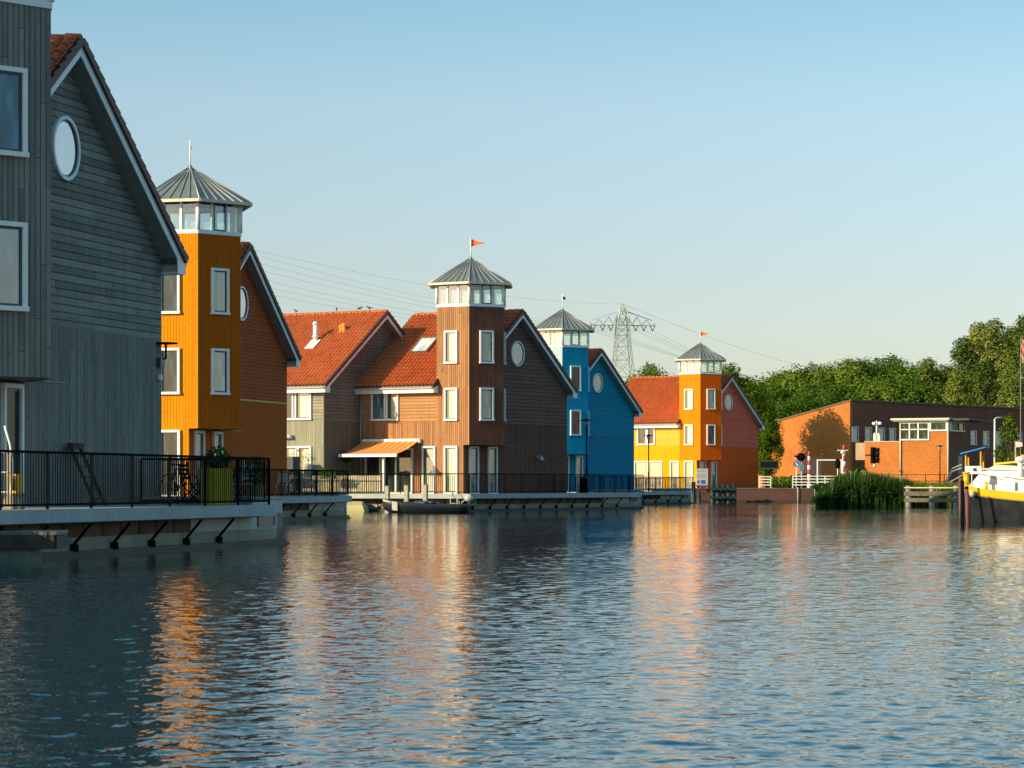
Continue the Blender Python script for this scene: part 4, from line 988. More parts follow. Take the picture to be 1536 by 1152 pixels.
patch = ramp(nt, wnoise(1, .35, .10, 3.0), [(.38, (.5,)*3), (.62, (1,)*3)])
hh = M_(nt, 'MULTIPLY', hh, patch)
bp = N(nt, 'ShaderNodeBump', ins={'Strength': 1.0, 'Distance': WAVE}); nt.links.new(hh, bp.inputs['Height']); nt.links.new(bp.outputs[0], b.inputs['Normal'])
import numpy as np
def wave_sheet(name, mat):
    rs = np.random.RandomState(3); nd, na = 1700, 680
    D = 11.5*np.exp(np.linspace(0, math.log(260/11.5), nd)); A = np.radians(np.linspace(-17, 17, na))
    dd, aa = np.meshgrid(D, A, indexing='ij'); X = dd*np.tan(aa); Y = dd; Z = np.zeros_like(X); sp_ = D*math.log(260/11.5)/nd
    K = 110; lam = np.exp(rs.uniform(math.log(.06), math.log(.6), K)); th = rs.uniform(-1.5, 1.5, K)*.92; ph = rs.uniform(0, 6.28, K)
    gust = .75+.35*np.sin(X*.11+Y*.05+1)*np.sin(Y*.035+2)+.15*np.sin(X*.31-Y*.13)
    for l, t, p in zip(lam, th, ph):
        k = 2*math.pi/l; s_ = SLOPE*math.sqrt(2/K); wt = np.clip(l/(3.2*sp_)-.6, 0, 1)[:, None]
        q = k*(X*math.sin(t)+Y*math.cos(t))+p
        Z += s_/k*wt*np.sin(q)
    Z *= gust
    fade = np.clip((260-Y)/40, 0, 1); Z *= fade
    co_ = np.stack([X, Y, Z], -1).reshape(-1, 3); me = bpy.data.meshes.new(name)
    n = co_.shape[0]; idx = np.arange(n).reshape(nd, na); q = np.stack([idx[:-1, :-1], idx[:-1, 1:], idx[1:, 1:], idx[1:, :-1]], -1).reshape(-1, 4)
    # calm surround so the water reaches past both sides of the fan
    a0 = math.tan(A[0]); far = 260
    ex = np.array([(-1500, -60, 0), (1500, -60, 0), (1500, 11.5, 0), (-1500, 11.5, 0), (-1500, 260, 0), (1500, 260, 0), (1500, 500, 0), (-1500, 500, 0), (a0*11.5, 11.5, 0), (-a0*11.5, 11.5, 0), (a0*far, far, 0), (-a0*far, far, 0)], float)
    eq = [[n, n+1, n+2, n+3], [n+3, n+8, n+10, n+4], [n+9, n+2, n+5, n+11], [n+4, n+5, n+6, n+7]]
    allv = np.concatenate([co_, ex]); allf = np.concatenate([q, np.array(eq)])
    me.vertices.add(len(allv)); me.vertices.foreach_set('co', allv.ravel().astype(np.float32))
    me.loops.add(allf.size); me.loops.foreach_set('vertex_index', allf.ravel().astype(np.int32))
    me.polygons.add(len(allf)); me.polygons.foreach_set('loop_start', np.arange(0, allf.size, 4, dtype=np.int32)); me.polygons.foreach_set('loop_total', np.full(len(allf), 4, np.int32))
    me.update(); me.validate(); me.polygons.foreach_set('use_smooth', [True]*len(me.polygons)); me.materials.append(mat)
    o = bpy.data.objects.new(name, me); COL.objects.link(o); return o
struct(wave_sheet('water', wm))

# ============================================================ brick quay wall and its things
BRQ = brick_mat('shaded_quay_brick', (.12, .055, .04), (.12, .09, .07))  # brick base darkened to stand in for shade on this wall
bq = thing('brick_quay_wall', 'low shade-darkened brick quay wall below the red gable', 'quay wall', (0, 0, 0))
a_, b_ = at(1038, 0, 208.6), at(1222, 0, 207.6)
m = MB(); m.slab([(a_.x, a_.y, -1), (b_.x, b_.y, -1), (b_.x, b_.y, 1.0), (a_.x, a_.y, 1.0)], (0, .4, 0)); m.build('wall_face', BRQ, bq)
m = MB(); m.slab([(a_.x, a_.y-.04, 1.001), (b_.x+.05, b_.y-.04, 1.001), (b_.x+.05, b_.y-.04, 1.10), (a_.x, a_.y-.04, 1.10)], (0, .5, 0)); m.build('coping', plain('dark_coping', (.09, .07, .06), .8), bq)
m = MB(); m.slab([(a_.x, a_.y-.05, -.3), (b_.x, b_.y-.05, -.3), (b_.x, b_.y-.05, .14), (a_.x, a_.y-.05, .14)], (0, .049, 0)); m.build('waterline_beam', DARKTIMB, bq)
gl_ = MB(); p = at(1195, 0, 208.4); gl_.tube([(p.x, 207.6, -.1), (p.x, 207.6, 1.15)], .04, 6); gl_.build('gauge_strip', plain('pale_gauge', (.55, .5, .45)), bq)
# wheelbarrow-low parapet between the gable and the bridge
# info board
sb = thing('information_board', 'white information board with blue panels and a red foot on the brick quay', 'sign', at(1053, 728, 207.9)*1, .05); sb.location.z = 1.08
m = MB(); m.box(-.46, .46, -.03, .03, .16, 1.55); m.build('board', plain('board_white', (.50, .50, .50), .5, var=.04), sb)
m = MB(); m.box(-.46, .46, -.036, -.0301, .16, .27); m.build('red_band', plain('board_red', (.5, .03, .03), .5), sb)
m = MB(); m.box(-.1, .28, -.036, -.0301, .36, .66); m.build('blue_panel', plain('board_blue', (.02, .12, .42), .5), sb)
m = MB(); m.box(-.36, -.2, -.036, -.0301, .38, .62); m.build('dark_emblem', SASH, sb)
tx = MB(); rnd = random.Random(4)
for z in (1.42, 1.30, 1.12, 1.02, .92, .80):
    x = -.38
    while x < .3:
        w_ = rnd.uniform(.05, .16); tx.box(x, min(x+w_, .4), -.036, -.0301, z, z+.035); x += w_+.03
tx.build('printed_lines', plain('print_grey', (.12, .13, .16), .6), sb)
for x in (-.40, .40): MB().box(x-.03, x+.03, .031, .08, 0, 1.5).build('post', STEEL, sb)
# moorings: single posts and a cluster of fender piles
PILE = plain('tarred_pile', (.012, .024, .024), .6, var=.4, scale=3)
def pile(label, x, D, z1, r=.16, mat=PILE, grp='tarred piles standing off the brick quay'):
    p = at(x, 0, D); o = thing('mooring_pile', label, 'pile', (p.x, p.y, 0), 0, grp); MB().cyl((0, 0), r, -1.5, z1, 12).build('shaft', mat, o); MB().cyl((0, 0), r*1.05, z1, z1+.05, 12, r*.6).build('cap', mat, o)
pile('tarred pile with a pale top, left of the white information board', 1040.5, 206.8, 1.55)
pile('short tarred pile directly below the white information board', 1048.5, 206, .85, .15)
for i in range(5):
    pile('tarred fender pile, %s of the five grouped beside the information board' % ('first', 'second', 'third', 'fourth', 'fifth')[i], 1069+i*8, 206.3-(i % 2)*.1, 1.32-.03*(i % 2), .2)
fw = thing('fender_waling', 'dark horizontal beams binding the five grouped fender piles', 'fender', (0, 0, 0)); pa, pb = at(1065, 0, 205.8), at(1105, 0, 205.8)
for z in (.3, .95): m = MB(); m.box(pa.x, pb.x, 205.75, 205.98, z, z+.2); m.build('beam', PILE, fw)
# second terrace wall for the yellow house
m = MB(); c0, c1 = LR(-9.5, -3.0), at(1037, 0, 209); yq = thing('terrace', 'paved terrace in front of the yellow house', 'terrace', (0, 0, 0)); m.prism([(c0.x, c0.y), (c1.x, c1.y), (c1.x+2, c1.y+12), (c0.x+6, c0.y+14)], -.5, 1.05); m.build('terrace_slab', CONC, yq)

# red and white sliver, white frame at the red gable's recess
def stripe_mast(label, x, D, h, r, name='barrier_mast', z=1.1, n=7, grp='red and white striped barrier poles'):
    p = at(x, 0, D); o = thing(name, label, 'barrier pole', (p.x, p.y, z), 0, grp)
    for i in range(n):
        r0 = r*(1-.45*i/n); r1 = r*(1-.45*(i+1)/n)
        MB().cyl((0, 0), r0, h*i/n, h*(i+1)/n, 10, r1).build('red_band' if i % 2 else 'white_band', plain('signal_red', (.62, .05, .03), .5) if i % 2 else WHITE, o)
stripe_mast('slim raised red and white barrier pole beside the blue round sign', 1213.5, 219, 3.0, .17, n=8)
stripe_mast('thick raised red and white barrier pole near the reeds', 1266, 217, 3.5, .22, n=8)
# bridge railings and deck
RW = plain('bridge_rail_white', (.62, .66, .66), .5)
def rail3(label, p, q, sp_=1.6, z=1.1, h=.95):
    return railing(label, [p, q], sp_, h, z=z, mat=RW, group='white bridge railings with level bars', balus=False, rails=(.25, .48, .72), pw=.08)
rail3('white level-bar railing right of the red gable', at(1139, 0, 222), at(1156, 0, 221), .9)
rail3('white level-bar railing of the bridge beside the striped pole', at(1189, 0, 214), at(1262, 0, 210))
bd = thing('lift_bridge_deck', 'white painted edge of the little bridge half hidden by reeds', 'bridge', (0, 0, 0)); a_, b_ = at(1222, 0, 206.5), at(1262, 0, 204)
m = MB(); m.slab([(a_.x, a_.y, .35), (b_.x, b_.y, .35), (b_.x, b_.y, 1.08), (a_.x, a_.y, 1.08)], (0, .2, 0)); m.build('edge_girder', RW, bd)
m = MB(); m.slab([(a_.x, a_.y-.06, .62), (b_.x, b_.y-.06, .62), (b_.x, b_.y-.06, .70), (a_.x, a_.y-.06, .70)], (0, .059, 0)); m.build('flange', STEEL, bd)
# yellow framed display
ys = thing('matrix_sign', 'black display board in a yellow frame right of the red gable', 'sign', at(1153.5, 697, 229)*1, -.05)
MB().box(-.75, .75, .0, .12, -.28, .28).build('display_face', plain('display_black', (.008, .01, .012), .3), ys)
m = MB(); m.box(-.84, .84, -.03, .14, .281, .36); m.box(-.84, .84, -.03, .14, -.36, -.281); m.box(-.84, -.751, -.03, .14, -.28, .28); m.box(.751, .84, -.03, .14, -.28, .28); m.build('yellow_frame', plain('frame_yellow', (.75, .5, .01), .5), ys)
for x in (-.5, .5): MB().box(x-.04, x+.04, .141, .2, ys.location.z*-1+1.1, .3).build('post', STEEL, ys)
# round blue sign with arrow, mirror, grey signal
def disc(m, c, r, y0, y1, n=24):
    P = [(c[0]+r*math.cos(2*math.pi*k/n), c[1]+r*math.sin(2*math.pi*k/n)) for k in range(n)]
    m.face([(x, y0, z) for x, z in P]); m.face([(x, y1, z) for x, z in P[::-1]])
    for k in range(n): a, b = P[k], P[(k+1) % n]; m.face([(b[0], y0, b[1]), (a[0], y0, a[1]), (a[0], y1, a[1]), (b[0], y1, b[1])])
p = at(1194.5, 0, 218); rs = thing('round_sign', 'round blue traffic sign with a white arrow on a white post', 'traffic sign', (p.x, p.y, 1.1))
m = MB(); disc(m, (0, 1.98), .26, -.06, -.03); m.build('sign_disc', plain('sign_blue', (.02, .17, .5), .45, var=.03), rs)
m = MB(); m.bar((-.09, -.07, 2.12), (.04, -.07, 1.93), .06, .006, (0, 1, 0)); m.slab([(.12, -.067, 1.82), (.11, -.067, 2.0), (-.05, -.067, 1.84)], (0, -.006, 0)); m.build('arrow', WHITE, rs)
MB().cyl((0, 0), .035, 0, 2.2, 8).build('post', WHITE, rs)
p = at(1202, 0, 219.5); rm = thing('bridge_signal', 'round black bridge signal with a bell hood on a grey post', 'signal', (p.x, p.y, 1.1))
m = MB(); disc(m, (-.03, 2.55), .36, -.08, .0); m.ball((-.03, .02, 2.55), .34, 12, 8, (1, .5, 1)); m.tube([(-.35, -.1, 2.6), (-.55, -.25, 2.62)], .08, 8); m.build('signal_head', BLACK, rm)
m = MB(); m.box(-.16, .2, -.08, .08, 1.45, 1.95); m.build('control_box', plain('grey_blue_box', (.12, .2, .25), .5), rm); MB().cyl((.03, .04), .05, 0, 2.3, 8).build('post', STEEL, rm)
p = at(1256.5, 0, 216); rm = thing('bridge_signal', 'black signal seen from behind on a white post left of the thick striped pole', 'signal', (p.x, p.y, 1.1)); m = MB(); m.ball((0, 0, 2.0), .42, 12, 8, (.55, .4, 1)); m.build('signal_head', BLACK, rm); MB().cyl((0, .05), .035, 0, 1.7, 8).build('post', WHITE, rm)
p = at(1264, 0, 214); rm = thing('platform_lamp', 'white flat-headed lamp in front of the striped pole', 'lamp', (p.x, p.y, 1.1)); MB().cyl((0, 0), .04, 0, 3.0, 8).build('pole', WHITE, rm); m = MB(); m.cyl((0, 0), .14, 2.75, 3.0, 10, .2); m.box(-.42, .42, -.2, .2, 3.0, 3.06); m.build('lamp_head', WHITE, rm)
p = at(1226, 0, 224); q = at(1262, 0, 224); gt = thing('height_gate', 'thin white portal frame before the sunlit brick wall', 'gate', (p.x, p.y, 1.1)); dx = q.x-p.x
m = MB(); m.box(-.05, .05, -.05, .05, 0, 2.3); m.build('post', WHITE, gt); m = MB(); m.box(dx-.05, dx+.05, -.05, .05, 0, 2.3); m.build('post', WHITE, gt); m = MB(); m.box(-.05, dx+.05, -.05, .05, 2.301, 2.40); m.build('crossbar', WHITE, gt)

# ============================================================ brick buildings
BR = brick_mat('sunlit_brick', (.60, .195, .040), (.42, .2, .09)); BRD = brick_mat('shaded_brick', (.30, .095, .055), (.18, .1, .07))  # one brick in two tones: bright for sunlit walls, darkened for shaded sides
ca = at(1275, 0, 262); A4 = 37.7
def fr2(o, a):
    a = R(a); e = Vector((math.cos(a), -math.sin(a), 0)); g = Vector((math.sin(a), math.cos(a), 0))
    return lambda x, y, z=0: Vector((o[0], o[1], 0))+e*x+g*y+Vector((0, 0, z))
WH = thing('brick_hall', 'long brick hall with a sloping roofline, sunlit orange end and shade-toned side', 'building', (ca.x, ca.y, 1.05), -R(A4))
H0 = 8.55; sl = .225
m = MB(); m.slab([(-16, 0, 0), (0, 0, 0), (0, 0, H0), (-16, 0, H0-16*sl)], (0, .4, 0)); m.build('end_wall', BR, WH)
m = MB(); m.slab([(-.001, .4, 0), (-.001, 60, 0), (-.001, 60, H0), (-.001, .4, H0)], (-.4, 0, 0)); m.build('side_wall', BRD, WH)
m = MB(); m.slab([(-16, -.1, H0-16*sl), (.15, -.1, H0+.03), (.15, 60, H0+.03), (-16, 60, H0-16*sl)], (0, 0, .14)); m.build('roof', plain('roof_edge_metal', (.16, .09, .06), .7), WH)
for i, g_ in enumerate((.9, 3.5, 6.1, 8.3, 10.9, 13.5, 16.1, 19.5, 25.5, 28.3, 31.1, 36, 38.8, 41.6, 44.4)):
    opening(WH, (0, g_), (0, 1), 4.55, 1.25, 1.5, P_TEAL, panes=None, hbars=(.7,), bar=.08, sash=True)
# dim blue blinds in the lower half of some windows
for g_ in (3.5, 6.1, 8.3, 25.5, 28.3): pass
m = MB(); m.box(-5.6, -3.2, -.03, 0, 0, 2.9); m.build('side_door', plain('pink_render', (.55, .27, .2), .8), WH)
fb = at(1195, 0, 300); B2 = thing('flat_roofed_annex', 'pale flat-roofed block behind the sunlit end of the brick hall', 'building', (fb.x, fb.y, 1.05)); m = MB(); m.box(-14, 2.2, 0, 10, 0, 6.9); m.build('wall', plain('annex_wall', (.35, .3, .26), .8), B2); m = MB(); m.box(-14.2, 2.4, -.2, 10.2, 6.901, 7.7); m.build('roof_edge', plain('annex_fascia', (.62, .55, .48), .7), B2)

kp = at(1422, 0, 250); A5 = 24.0; KB = thing('bridge_house', 'orange brick bridge keeper house with a glazed corner and white roof edge', 'building', (kp.x, kp.y, 1.05), -R(A5)); KB.scale = (1.055,)*3
m = MB(); m.box(-4.4, 0, 0, .4, 0, 5.1); m.build('front_wall', BR, KB)
m = MB(); m.box(-.4, 0, .401, 5.6, 0, 5.1); m.box(-4.4, -.401, 5.2, 5.6, 0, 5.1); m.box(-4.4, -4.0, .401, 5.2, 0, 5.1); m.build('side_wall', BRD, KB)
m = MB(); m.box(-7.9, -4.401, .9, 5, 0, 4.15); m.build('low_wing', BR, KB)
m = MB(); m.box(-8.8, -7.901, 1.0, 4.9, 2.55, 4.1); m.build('concrete_block', concrete_mat('tan_concrete', (.50, .34, .2)), KB)
m = MB(); m.box(-7.95, -4.35, .85, 5.05, 4.151, 4.24); m.build('coping', plain('pale_coping', (.5, .4, .28)), KB)
m = MB(); m.box(-4.9, .1, -.45, 5.9, 5.98, 6.08); m.box(-5.1, .25, -.6, 6.05, 6.081, 6.24); m.build('roof', plain('roof_white', (.66, .62, .54), .6), KB)
m = MB(); m.box(.251, 1.9, 0, 8.2, 6.02, 6.20); m.build('dark_canopy', plain('canopy_dark', (.06, .06, .05), .7), KB)
P_GRN = pane_mat('pane_green_room', (.07, .085, .05), .10)
opening(KB, (-3.05, -.0), (1, 0), 4.3, 2.7, 1.6, P_GRN, vbars=(-.45, .35), hbars=(.95,), bar=.11, name='control_room_window'); 
opening(KB, (-.85, 0), (1, 0), 5.1, 1.6, .85, P_GRN, bar=.13, name='clerestory_window')
opening(KB, (0, 2.9), (0, 1), 5.1, 5.4, .87, P_BLUR, bar=.1, vbars=(-1, .8), panes=[P_CURT, P_DARK, P_BLUR], name='clerestory_window')
m = MB(); m.box(-4.39, -.01, .15, 5.5, 5.101, 5.97); m.build('inner_room', SASH, KB)
for x in (-4.32, .02): MB().cyl((x, -.1), .07, 0, 5.9, 8).build('downpipe', plain('cream_pipe', (.65, .55, .45), .5), KB)
m = MB(); m.box(.0, .03, 3.4, 5.0, 0, 2.9); m.build('doorway', SASH, KB)
# soffit step on the left of the roof
tl = thing('traffic_light', 'black three-lens traffic light with hoods against the orange wall', 'traffic light', at(1310, 683, 251)*1, 1.0); tl.scale = (1.06,)*3
m = MB(); m.box(-.26, .26, -.1, .15, -.72, .72); m.build('housing', BLACK, tl)
for z in (-.45, 0, .45): m = MB(); m.tube([(.05, -.1, z), (.22, -.5, z-.03)], [.2, .23], 12, False); m.build('hood', BLACK, tl)
MB().box(-1.6, -.261, -.04, .04, -.05, .05).build('bracket', BLACK, tl); MB().ball((0, -.1, -.92), .14, 8, 6).build('bell', WHITE, tl)
cm_ = thing('camera_mast', 'white mast with cameras and boxes on the low brick wing', 'mast', at(1315, 658, 256.5)*1, 0); cm_.location.z = 5.53; cm_.scale = (1.05,)*3
m = MB(); m.cyl((0, 0), .07, 0, 1.9, 8); m.build('pole', WHITE, cm_)
for dx, z in ((-.25, 1.6), (.28, 1.62)): m = MB(); m.tube([(dx*.2, 0, z-.1), (dx, 0, z)], .05, 6); m.ball((dx, -.05, z+.05), .2, 10, 6, (1, 1.2, .8)); m.build('camera_head', WHITE, cm_)
for dx in (-.18, .17): m = MB(); m.box(dx-.12, dx+.12, -.12, .12, .02, .62); m.ball((dx, 0, .68), .12, 8, 5); m.build('equipment_box', WHITE, cm_)
# railings on the bank, tall mast, playground hut
railing('thin dark railing on the bank before the orange bridge house', [at(1280, 0, 214), at(1445, 0, 204)], 2.0, 1.0, z=1.15, mat=BLACK, group='thin dark bank railing', balus=False, rails=(.5,))
p = at(1492, 0, 205); tm = thing('light_mast', 'tall white lamp mast behind the barge', 'lamp', (p.x, p.y, 1.1)); MB().cyl((0, 0), .09, 0, 5.3, 10, .06).build('pole', WHITE, tm); m = MB(); m.tube([(0, 0, 5.3), (.15, 0, 5.42), (.6, 0, 5.42)], [.06, .06, .09], 8); m.build('lamp_head', STEEL, tm)
p = at(1462, 0, 178); ph = thing('play_hut', 'small climbing hut with a blue tilted roof on yellow posts', 'play hut', (p.x, p.y, 1.1), -.35)
YP = plain('orange_posts', (.75, .36, .02), .5)
for dx in (-.5, .5):
    for dy in (-.5, .5): MB().cyl((dx, dy), .06, 0, 2.35+dx*.25, 8).build('post', YP, ph)
m = MB(); m.slab([(-.85, -.75, 2.28), (.85, -.75, 2.72), (.85, .75, 2.72), (-.85, .75, 2.28)], (0, 0, .08)); m.build('roof', plain('play_blue', (.01, .22, .62), .5), ph)
m = MB(); m.box(-.55, .55, -.55, .55, .95, 1.0); m.build('platform', TIMB, ph); m = MB(); m.box(-.55, .55, -.56, -.53, 1.0, 1.5); m.build('side_panel', WHITE, ph)
m = MB(); disc(m, (.12, 1.25), .14, -.575, -.561); m.build('round_hole', SASH, ph)
m = MB(); m.slab([(-.55, -.3, 1.0), (-.55, .3, 1.0), (-2.3, .3, .05), (-2.3, -.3, .05)], (0, 0, .05)); m.build('slide', STEEL, ph)
# timber guide fence in the water
gf = thing('guide_fence', 'weathered timber guiding fence on posts in front of the reeds', 'fence', (0, 0, 0))
a_, b_ = at(1356, 0, 158), at(1470, 0, 155); dd = (b_-a_); GF = plain('grey_guide_timber', (.12, .105, .075), .85, var=.3)
for z, hh_ in ((.45, .24), (.83, .26)): m = MB(); m.bar((a_.x, a_.y-.15, z), (b_.x, b_.y-.15, z), .1, hh_); m.build('beam', GF, gf)
m = MB(); m.bar((a_.x, a_.y-.2, 1.18), (b_.x, b_.y-.2, 1.18), .12, .06); m.build('cap_rail', plain('pale_cap', (.55, .5, .42)), gf)
for k in range(5): p = a_+dd*(.06+k*.315); MB().cyl((p.x, p.y+.02), .17, -1.5, 1.3, 10).build('post', TIMB, gf)
rb = at(1330, 0, 161); o = thing('mooring_pile', 'single weathered pile in front of the reeds', 'pile', (rb.x, rb.y, 0)); MB().cyl((0, 0), .14, -1.5, 1.3, 12).build('shaft', plain('pale_pile', (.26, .23, .17), .85), o); MB().cyl((0, 0), .15, 1.3, 1.35, 12, .08).build('cap', TIMB, o)

# ============================================================ vegetation
LW = leaf_mat('wood_leaves', (.036, .078, .012), (.082, .158, .020), (.17, .24, .03))
LPp = leaf_mat('poplar_leaves', (.065, .110, .020), (.15, .21, .04), (.29, .32, .07))
LY = leaf_mat('bright_leaves', (.04, .085, .008), (.10, .17, .012), (.24, .28, .02))
BARK = plain('bark', (.09, .07, .05), .9, var=.3)
def crown_tree(name, seed, H, rx, kind, leaf, mat, n_cl, per, base=.18, trunk=True):
    """tree mesh pair at origin; kind 'round' or 'tall' """
    rnd = random.Random(seed); m = MB(); cen = []
    for c in range(n_cl):
        t = rnd.uniform(0, 1); a = rnd.uniform(0, 6.283)
        z = base*H+(H*(1-base))*t
        if kind == 'round': rad = rx*math.sqrt(max(.02, 1-(2*t-1)**2*.96))*(1 if t > .3 else .85+.5*t)
        else: rad = rx*(math.sin(math.pi*min(1, (t*.92+.08)))**.6)*(1.05-.45*t)
        rr = rad*(rnd.uniform(.35, 1)**.5); rr *= .8+.35*noise.noise(Vector((math.cos(a)*1.5, math.sin(a)*1.5, z*.3+seed)))
        cc = Vector((math.cos(a)*rr, math.sin(a)*rr, z)); cen.append(cc)
        cr = rx*rnd.uniform(.18, .34) if kind == 'round' else rx*rnd.uniform(.15, .36)
        outd = Vector((cc.x, cc.y, (cc.z-H*.55)*.6)).normalized()
        for i in range(per):
            d = Vector((rnd.gauss(0, 1), rnd.gauss(0, 1), rnd.gauss(0, 1))).normalized()
            p = cc+d*cr*(rnd.uniform(.3, 1)**.6); p.z -= .12*cr
            nn = (d*.8+outd*.5+Vector((0, 0, .35))+Vector((rnd.gauss(0, .5), rnd.gauss(0, .5), rnd.gauss(0, .5)))).normalized()
            u = nn.orthogonal().normalized(); u = (u*math.cos(i)+nn.cross(u)*math.sin(i)); w_ = nn.cross(u); s = leaf*rnd.uniform(.55, 1.25)
            m.face([p-u*s, p-w_*s*.55, p+u*s, p+w_*s*.55])
    cr_ = (m, mat); tr = MB(); tr.tube([(0, 0, -.2), (rx*.02, 0, H*.3), (0, rx*.02, H*.6), (0, 0, H*.9)], [H*.022, H*.017, H*.010, .03], 8)
    for k, c in enumerate(cen[:26]):
        z0 = max(H*.2, c.z*.62); tr.tube([(0, 0, z0), tuple(Vector((0, 0, z0)).lerp(c, .55)+Vector((0, 0, .06*H))), tuple(c)], [H*.008, H*.005, .02], 5)
    return m, tr
RT = None
def plant(protos, name, label, x, D, ztop, width=None, group=None, rnd=random.Random(5), z=1.05, cat='tree'):
    src, H, rx = protos
    p = at(x, 0, D); o = src.copy() if src.get('used') else src
    if src.get('used'):
        COL.objects.link(o)
        for ch in [q for q in COL.objects if q.parent == src]: c = ch.copy(); COL.objects.link(c); c.parent = o
    src['used'] = 1
    o.location = (p.x, D, z); h = (HY-ztop)/F*D+EYE-z; s = h/H; sx = s if width is None else width/(2*rx)
    o.scale = (sx, sx, s); o.rotation_euler.z = rnd.uniform(0, 6.28); tag(o, label, cat, group); return o
def proto(name, *args, **k):
    m, tr = crown_tree(name, *args, **k); o = bpy.data.objects.new(name, None); COL.objects.link(o)
    m.build('crown', args[5], o); tr.build('trunk', BARK, o); return (o, args[1], args[2])
Wd = [proto('broadleaf_tree', s, 12.0, 4.6, 'round', .165, LW, 170, 170, base=.10) for s in (11, 12, 13)]
Pp = [proto('poplar_tree', s, 17.0, 3.4, 'tall', .17, LPp, 92, 165, base=.06) for s in (21, 22)]
Nr = [proto('lime_tree', s, 9.0, 2.9, 'round', .13, LY, 120, 150, base=.2) for s in (31,)]
wood = [(938, 292, 578, 8), (968, 296, 566, 8), (1003, 290, 574, 8), (985, 330, 556, 7), (1035, 300, 580, 9), (1085, 300, 566, 9), (1120, 305, 573, 9), (1152, 300, 577, 9), (1180, 310, 566, 10), (1212, 306, 556, 10), (1246, 312, 553, 10), (1282, 306, 549, 11), (1318, 312, 545, 11), (1352, 306, 549, 10), (1385, 312, 560, 10),
        (1230, 290, 585, 9), (1275, 292, 580, 9), (1325, 290, 576, 9), (1370, 290, 580, 9), (1195, 284, 600, 8), (1412, 300, 568, 9)]
seq = 'leftmost second third fourth fifth sixth seventh eighth ninth tenth eleventh twelfth thirteenth fourteenth fifteenth sixteenth seventeenth eighteenth nineteenth twentieth rightmost'.split()
order = sorted(range(len(wood)), key=lambda i: wood[i][0])
for i, (x, D, zt, w_) in enumerate(wood):
    D += 26; w_ *= 1.08
    k = order.index(i); s_ = seq[k]
    plant(Wd[i % 3], 'broadleaf_tree', 'dark green rounded tree in the wood behind the brick hall, %s%s' % (s_, '' if s_ in ('leftmost', 'rightmost') else ' from the left'), x, D, zt, w_+1.8, 'rounded trees of the dark wood')
pops = [(1392, 285, 541, 6.5), (1418, 296, 553, 7), (1446, 285, 510, 7), (1468, 300, 492, 8), (1492, 285, 484, 7.5), (1518, 292, 498, 7.5), (1540, 280, 478, 8), (1565, 290, 486, 8), (1436, 278, 560, 6), (1478, 276, 548, 6.5), (1520, 274, 552, 6.5)]
order = sorted(range(len(pops)), key=lambda i: pops[i][0])
for i, (x, D, zt, w_) in enumerate(pops):
    D += 30; w_ *= 1.1
    k = order.index(i); plant(Pp[i % 2], 'poplar_tree', 'tall olive green poplar, number %s from the left at the right edge' % 'one two three four five six seven eight nine ten eleven'.split()[k], x, D, zt, w_, 'tall poplars at the right edge')
plant(Nr[0], 'lime_tree', 'bright green tree behind the red gable, shading the brick wall', 1127, 259, 578, 5.6, None)
plant(Nr[0], 'lime_tree', 'sunlit tree rising between the yellow house roof and the wood', 1149, 257, 612, 3.4, None)
Ls = proto('loose_tree', 36, 9.0, 2.9, 'round', .13, LY, 48, 130, base=.3)
t3 = plant(Ls, 'loose_tree', 'tree hidden behind the amber tower whose shadow falls on the brick wall', 1089, 257.5, 555, 7.0, None)
sp3 = proto('sapling_tree', 44, 4.2, 1.25, 'tall', .11, LY, 46, 26, base=.25)
plant(sp3, 'sapling_tree', 'small sunlit sapling before the shade-toned brick wall at the right', 1514, 196, 627, 2.6)
# bushes
def bush(label, x, D, w_, h, mat, seed, n=1800, leaf=.13, d=1.5, z=1.05, cat='bush', name='bush'):
    p = at(x, 0, D); o = thing(name, label, cat, (p.x, D, z)); foliage('foliage', mat, n, (0, 0, h*.45), (w_/2, d, h*.58), leaf, o, seed=seed)
    m = MB()
    for k in range(5): m.tube([(0, 0, 0), (w_*.25*math.cos(k*1.3), .3*math.sin(k*1.3), h*.6)], [.05, .015], 5)
    m.build('stems', BARK, o)
bush('dark bush under the shade-toned brick wall at the right edge', 1522, 200, 4.0, 2.6, LW, 51)
bush('small leafy bush under the concrete block of the bridge house', 1290, 232, 1.8, 1.9, LY, 52, 900)
bush('low dark bush beside the white railing near the red gable', 1170, 224, 3.0, 1.0, LW, 53, 1200)
bush('low hedge behind the bridge railing below the sunlit wall', 1208, 226, 4.0, 1.2, LF1, 54, 1200)
